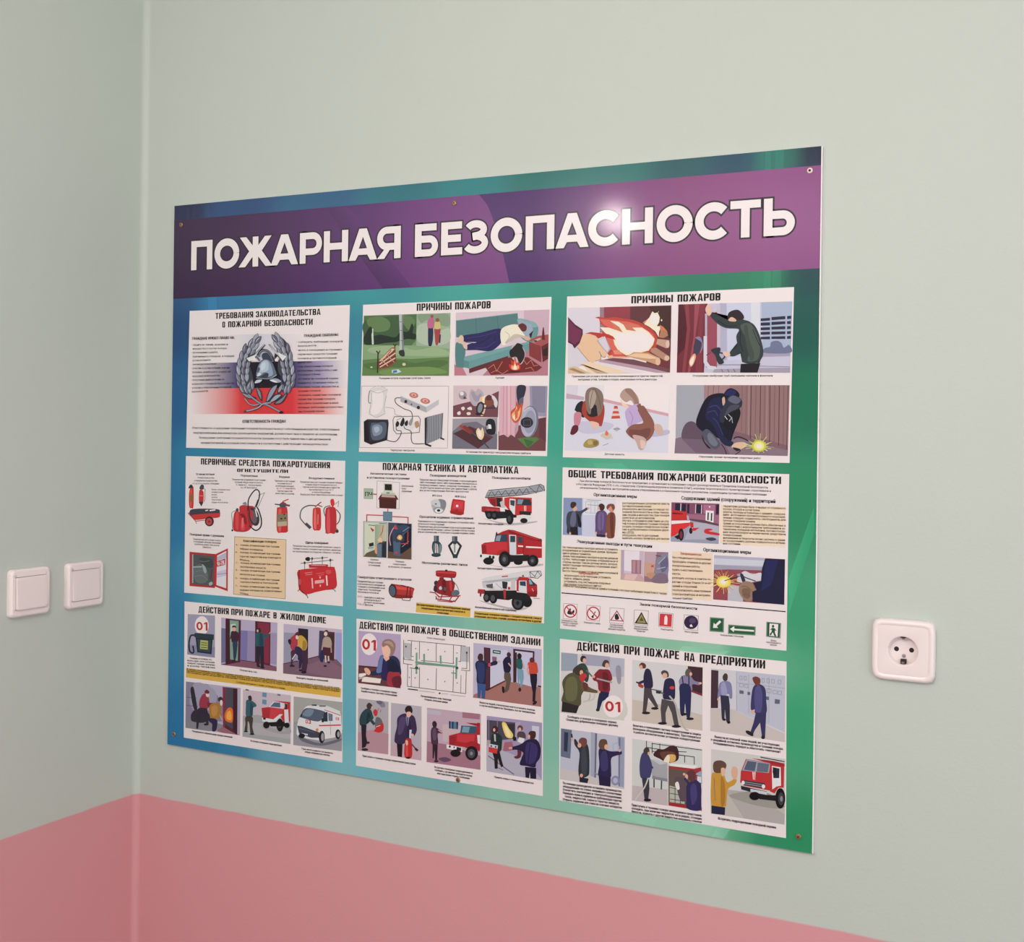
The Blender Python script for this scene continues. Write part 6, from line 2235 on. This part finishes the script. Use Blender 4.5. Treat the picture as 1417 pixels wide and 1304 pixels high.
Art('I').draw('''
P bcb8c4 42,480 378,526 374,800 38,748
P c8bcb8 42,690 140,710 374,780 374,800 38,748
P 6c7488 44,482 100,490 92,640 42,628
P 343c50 60,500 82,504 76,604 58,600
L 28242c 8 98,510 104,544
P a4a4b4 200,500 230,506 222,740 198,730
P 706c80 222,506 232,508 226,740 218,738
P 9c9cb0 340,524 374,530 372,790 344,784
P 70708c 346,530 354,530 350,786 344,784
L d8a890 10 100,530 106,548
S 343c44 112,540 122,540 144,570 176,560 190,600 192,700 184,730 144,740 134,700 140,610 116,570
S 484c54 150,600 170,580 180,650 176,720 152,720
P 2c2c3c 140,736 188,744 182,768 140,762
S 7c4c44 136,550 150,530 176,536 178,564 160,580
E d8a890 140 570 10 12
E d8a890 150 728 8 10
O b0b0c0 8 316,566 336,556 346,580 336,604 318,600
E 8c8ca4 328 754 22 26
E b0b0c4 328 754 12 15
L 8c8ca4 8 216,716 240,724
S 302c54 240,600 256,584 300,600 350,600 360,600 360,616 330,624 306,640 306,700 300,740 240,730 244,670
S 44406c 250,620 280,600 290,690 256,700
P 282848 240,726 304,740 302,786 244,778
S 6c5040 240,570 250,540 280,540 286,570 270,590 250,588
E d8a890 280 578 10 14
E d8a890 350 596 7 8
''').build('illustration', sh, 'two workers switching off power and valves')
Art('I').draw('''
P ccc8c4 416,534 782,588 780,912 414,858
P c0b0b0 416,780 600,800 600,886 414,858
L 3c3840 4 490,546 490,600
L 3c3840 4 520,560 780,594
L 3c3840 4 490,580 620,600 700,604
L 3c3840 4 520,600 740,630 740,670
L 3c3840 4 520,556 520,610
L 3c3840 4 660,620 690,624 690,660
L 3c3840 4 560,560 560,600
S 4c2c2c 526,620 550,590 580,590 620,570 650,580 660,620 650,650 600,660 560,640
S 70483c 560,610 600,600 640,610 630,640 590,650
S d8a860 600,620 640,620 640,650 610,656
S e0d0c0 580,650 600,620 612,630 604,670 584,668
P a8a4a8 510,640 600,660 600,760 520,730
P c0bcc0 510,640 540,644 600,664 560,670
L 4c4850 7 530,730 530,790
L 4c4850 7 570,740 568,800
P 8c8890 520,730 600,744 600,760 520,744
S 484870 458,640 470,610 492,604 510,640 520,680 512,730 500,740 462,740 454,690
P 44404c 466,738 504,744 506,800 500,850 480,850 474,800
S 4c4440 474,600 486,580 504,586 504,612 484,614
E d8a890 502 612 6 9
L 484870 10 496,650 524,690
C c8c0b4 7 500,740 480,790 450,830 430,860
E 28242c 496 856 20 8
P a8383c 606,672 700,682 740,692 776,684 778,700 740,708 606,690
P e0d8d8 620,664 760,676 740,692 606,676
P 6c5c54 606,690 740,706 776,720 778,910 606,880
P b8b4a8 612,780 690,800 690,876 612,866
L 5c5c48 4 614,790 690,806
L 5c5c48 4 614,820 690,834
L 5c5c48 4 614,850 690,862
L 5c5c48 4 640,790 640,870
L 5c5c48 4 668,796 668,874
P a83034 606,868 780,894 780,912 606,884
P a8383c 740,704 780,700 780,770 744,750
P c8d0d8 756,730 778,734 778,766 756,760
P 9ca4b8 744,720 780,700 780,734
S 64545c 636,740 680,740 700,780 700,850 670,860 650,800
S e0d8d0 640,770 656,760 664,796 650,800
S 3c3460 700,780 720,760 750,750 776,780 776,860 770,910 704,900 700,850
S 504878 720,790 746,770 756,840 730,880
S 6c4044 704,710 724,698 748,712 746,742 730,760 708,740
E d8a890 700 734 8 14
L 3c3460 12 720,780 690,740
E d8a890 688 720 7 7
''').build('illustration', sh, 'workers with hoses beside a burning machine and truck')
Art('I').draw('''
P ccc4c0 828,588 1216,640 1212,984 826,926
P c0b4ac 826,790 960,810 1214,900 1212,984 826,926
P b4a8a4 900,800 1000,810 1100,860 1214,930 1212,984 1000,950
S a09890 920,830 1100,810 1210,880 1180,900 1050,880
S c8943c 830,730 850,712 890,710 910,760 940,750 950,740 962,752 950,776 916,800 908,870 900,890 832,888
S b07c30 880,730 900,770 900,870 880,880
P 283048 830,884 902,894 900,934 830,926
S 6c5040 838,680 846,654 880,648 906,664 904,690 880,712 846,710
S d8b098 880,690 900,690 900,720 884,730
S d8a890 934,700 944,680 966,690 966,730 950,748 936,730
L 7c7470 3 844,740 850,860
P c03434 986,700 1010,640 1140,660 1144,760 1136,806 1000,780 980,760
P a89ca8 990,700 1014,642 1140,662 1130,714
P 5c6478 1000,696 1018,650 1066,656 1056,704
P 6c7080 1072,658 1132,666 1124,710 1066,706
P c03438 984,702 1130,716 1140,800 980,764
P ece0dc 1044,708 1060,708 1058,750 1048,748
L c03438 4 1052,708 1054,750
P 48444c 1000,750 1110,766 1110,796 1000,776
L a8a4a8 3 1004,760 1106,776
L a8a4a8 3 1004,770 1106,786
E e0dce0 996 764 8 10
E e0dce0 1102 784 9 11
P 34303c 984,780 1120,810 1120,836 986,800
P c8c4c8 1034,796 1120,812 1120,828 1034,812
P c03438 1136,662 1210,680 1208,790 1180,790 1160,820 1136,810
P dcd8d8 1146,676 1192,684 1194,780 1170,784 1148,800
P 343848 1150,682 1186,690 1184,740 1154,740
S 28242c 1150,700 1166,690 1170,720 1156,724
P a42c34 1040,636 1150,650 1212,664 1212,680 1140,664
L 3c3840 5 1086,630 1212,654
E 18161a 1056 834 28 22
E 18161a 1190 846 26 54
E 48464c 1194 848 15 34
E 908c90 1196 848 7 15
P 242024 1080,826 1170,830 1170,860 1080,850
''').build('illustration', sh, 'person in an ochre jacket waving at a fire engine')
a = Art('I', 0.0008)
a.para(TXT, 12, (72, 424), (342, 456), 16, ['Сообщить о пожаре в пожарную охрану.', '=Оповестить добровольную пожарную дружину'], bold=.03)
a.para(TXT, 12, (420, 470), (774, 518), 17, ['=Включить в помещениях систему пожаротушения и защиты', '=(пожарное оборудование и инвентарь). Удостовериться', 'в работе автоматических установок пожаротушения'], bold=.03)
a.para(TXT, 12, (828, 526), (1206, 576), 17, ['Вывести из опасной зоны людей, не участвующих', '=в аварийной остановке производства и тушении пожара.', 'Координировать порядок и обесточить электрощит'], bold=.03)
a.para(TXT, 12, (54, 772), (362, 816), 17, ['По команде руководителя остановить производство,', '=оборудование по схеме аварийного отключения.', '=Отключить вентиляцию и электрооборудование.', '=Перекрыть краны и задвижки на трубопроводах горючих', 'газов, жидкостей, сырья и горючих веществ.', '=Открыть задвижки для слива из опасных аппаратов'], bold=.03)
a.para(TXT, 12, (414, 886), (780, 942), 17, ['=Приступить к тушению пожара имеющимися средствами:', '=охладить, при наличии гидрантов, на и рядом, стоящие', '=ёмкости, агрегаты с другой жидкостью накрывать стволом'], bold=.03)
a.text(TXT, 13, (866, 956), (1168, 1004), 'Встретить подразделения пожарной охраны', .03)
a.build('body_text', sh)

# ------------------------------------------------------------------ screws that hold the board
steel = mat('screw_steel', (0.55, 0.50, 0.45), 0.35, Metallic=0.9)
brass = mat('screw_brass', (0.42, 0.26, 0.14), 0.4, Metallic=0.8)
darkm = mat('screw_slot_shadow', (0.03, 0.025, 0.02), 0.7)
def disc_mesh(name, prof, n, parent, m, loc=None, smooth=True):
    """solid of revolution about the -Y axis; prof = [(radius, out)]"""
    v = []; f = []
    for r, d in prof:
        v += [(r * math.cos(2 * PI * k / n), -d, r * math.sin(2 * PI * k / n)) for k in range(n)]
    for i in range(len(prof) - 1):
        f += [(i * n + k, (i + 1) * n + k, (i + 1) * n + (k + 1) % n, i * n + (k + 1) % n) for k in range(n)]
    f.append(tuple((len(prof) - 1) * n + k for k in reversed(range(n))))
    o = mesh(name, v, [q[::-1] for q in f], parent, m, False, loc)
    return o
pale = mat('screw_white_washer', (0.82, 0.66, 0.60), 0.4)
for x, y, c in [(251.5, 311, 0), (629, 281, 1), (1120, 236, 2), (240.5, 1016, 1), (634, 1079, 1), (1105, 1157, 1)]:
    s, t = B(x, y)
    p = disc_mesh('screw', [(0.0040, -0.0004), (0.0040, 0.0008), (0.0034, 0.0014), (0.0020, 0.0017)], 20, board, pale if c == 2 else brass, (s, -0.0004, t))
    for k in range(2):
        a_ = PI / 4 + k * PI / 2; w, l = (0.0009, 0.0019) if c == 2 else (0.0005, 0.0024)
        q = [(l * math.cos(a_) - w * math.sin(a_), l * math.sin(a_) + w * math.cos(a_)), (-l * math.cos(a_) - w * math.sin(a_), -l * math.sin(a_) + w * math.cos(a_)), (-l * math.cos(a_) + w * math.sin(a_), -l * math.sin(a_) - w * math.cos(a_)), (l * math.cos(a_) + w * math.sin(a_), l * math.sin(a_) - w * math.cos(a_))]
        mesh('screw_slot', [(u, -0.00172, v_) for u, v_ in q] + [(u, -0.0012, v_) for u, v_ in q], [(3, 2, 1, 0), (0, 1, 5, 4), (1, 2, 6, 5), (2, 3, 7, 6), (3, 0, 4, 7)], p, darkm)

# ------------------------------------------------------------------ white plastic fittings
plastic = mat('white_plastic', (0.84, 0.775, 0.755), 0.32)
plastic2 = mat('white_plastic_insert', (0.81, 0.745, 0.725), 0.34)
gap_m = mat('dark_gap', (0.10, 0.08, 0.075), 0.8)
hole_m = mat('socket_hole', (0.02, 0.012, 0.012), 0.8)
clip_m = mat('earth_contact_metal', (0.35, 0.26, 0.20), 0.35, Metallic=0.8)
def rrect(w, h, r, n=5):
    out = []
    for cx, cy, a0 in ((w / 2 - r, h / 2 - r, 0), (-w / 2 + r, h / 2 - r, 90), (-w / 2 + r, -h / 2 + r, 180), (w / 2 - r, -h / 2 + r, 270)):
        out += [(cx + r * math.cos(math.radians(a0 + 90 * k / n)), cy + r * math.sin(math.radians(a0 + 90 * k / n))) for k in range(n + 1)]
    return out
def lofted(name, rings, parent, m, closed=True, shade=True):
    """rings of (outline, out), wound the same way; the last one is capped"""
    v = []; f = []; n = len(rings[0][0])
    for pts, d in rings: v += [(x, -(d(x, y) if callable(d) else d), y) for x, y in pts]
    for i in range(len(rings) - 1):
        f += [(i * n + k, i * n + (k + 1) % n, (i + 1) * n + (k + 1) % n, (i + 1) * n + k) for k in range(n)]
    if closed: f.append(tuple((len(rings) - 1) * n + k for k in range(n)))
    o = mesh(name, v, f, parent, m)
    o.data.polygons.foreach_set('use_smooth', [shade and p.area < 1e-4 for p in o.data.polygons])
    return o
def face_frame(parent, w, iw, ih, r, oz, depth):
    """frame with a slanted rim and a rectangular opening (bevelled ring)"""
    n = 5
    R0 = rrect(w, w, r); R1 = rrect(w - .0005, w - .0005, r)
    return lofted('frame', [(R0, 0), (R0, depth * .55), (rrect(w - .003, w - .003, r - .001), depth * .85), (rrect(w - .007, w - .007, r - .002), depth),
                            ([(x, y + oz) for x, y in rrect(iw, ih, .003)], depth), ([(x, y + oz) for x, y in rrect(iw, ih, .003)], depth - .004)], parent, plastic)
def switch(loc, rot, label, tilt, out):
    root = D.objects.new('light_switch', None); COL.objects.link(root); root.location = loc; root.rotation_euler = (0, 0, rot)
    tag(root, label, 'light switch', group='light switches on the left wall')
    face_frame(root, .081, .0635, .0560, .0075, 0, .0105)
    box('back_plate', -.032, -.0035, -.030, .032, 0.0, .030, gap_m, root)
    W2, H2 = .0618, .0542
    k = math.tan(math.radians(tilt))
    d = lambda base: (lambda x, y: base + out + k * y)
    lofted('rocker', [(rrect(W2, H2, .0028), 0.0035), (rrect(W2, H2, .0028), d(.0118)), (rrect(W2 - .0016, H2 - .0016, .0024), d(.0126)), (rrect(W2 - .010, H2 - .010, .002), d(.0128))], root, plastic2)
    return root
A_ = 0.0188
def on_left(s, z): return (-s * math.sin(A_) + 0.0004, -s * math.cos(A_), z)
switch(on_left(0.20669 + .0405 - 0.001, 1.35109 - .0405), PI / 2 - A_, 'white plastic rocker light switch farther from the corner, dark gap along rocker bottom', -3.4, .0014)
switch(on_left(0.08893 + .0405 - 0.001, 1.35109 - .0405), PI / 2 - A_, 'white plastic rocker light switch nearer the room corner, dark gap along rocker top', -3.2, -.0016)

def socket(loc):
    root = D.objects.new('power_socket', None); COL.objects.link(root); root.location = loc
    tag(root, 'white round-faced power socket on green wall right of the board', 'power socket')
    w = .0835; dp = .0105; n = 48
    def ring(r): return [(r * math.cos(2 * PI * k / n + PI / 4), r * math.sin(2 * PI * k / n + PI / 4)) for k in range(n)]
    def sq(w, r):   # rounded square resampled to n points at the same angles
        out = []
        for k in range(n):
            a = 2 * PI * k / n + PI / 4; c, s_ = math.cos(a), math.sin(a); p = 9.0 if r > .004 else 14.0
            q = (abs(c) ** p + abs(s_) ** p) ** (-1 / p); out.append((w / 2 * q * c, w / 2 * q * s_))
        return out
    lofted('frame', [(sq(w, .006), 0), (sq(w, .006), .006), (sq(w - .003, .006), .0095), (sq(w - .008, .006), dp), (sq(w - .012, .003), dp), (sq(w - .016, .003), dp - .0012)], root, plastic, closed=False)
    R_ = .0198
    lofted('face_insert', [(sq(w - .0155, .003), dp - .0014), (ring(R_ + .0012), dp + .0006), (ring(R_), dp + .0002), (ring(R_ - .0008), dp - .002), (ring(R_ - .0016), dp - .0100)], root, plastic2)
    zf = dp - .0100
    for sx in (-1, 1):
        disc_mesh('pin_hole', [(.0033, zf + .0001), (.0032, zf + .00025), (.0001, zf + .0002)], 20, root, hole_m, (sx * .0100, 0, .0006))
    disc_mesh('screw', [(.0026, zf), (.0026, zf + .0008), (.0016, zf + .0010)], 16, root, mat('socket_screw', (.40, .33, .30), .4, Metallic=.6), (0, 0, -.0080))
    # earthing clips and their recesses at the top and the bottom of the well
    for sy in (1, -1):
        o = box('clip_recess', -.0036, -(dp - .004), -.0190, .0036, -zf + .0002, -.0122, hole_m, root) if sy < 0 else box('clip_recess', -.0036, -(dp - .0005), .0178, .0036, -zf, .0192, hole_m, root)
        c = box('earth_clip', -.0018, -(dp - .0024), min(sy * .0155, sy * .0176), .0018, -(dp - .0045), max(sy * .0150, sy * .0172), clip_m, root)
    return root
socket((1.4024, WALL_Y, 1.3035))
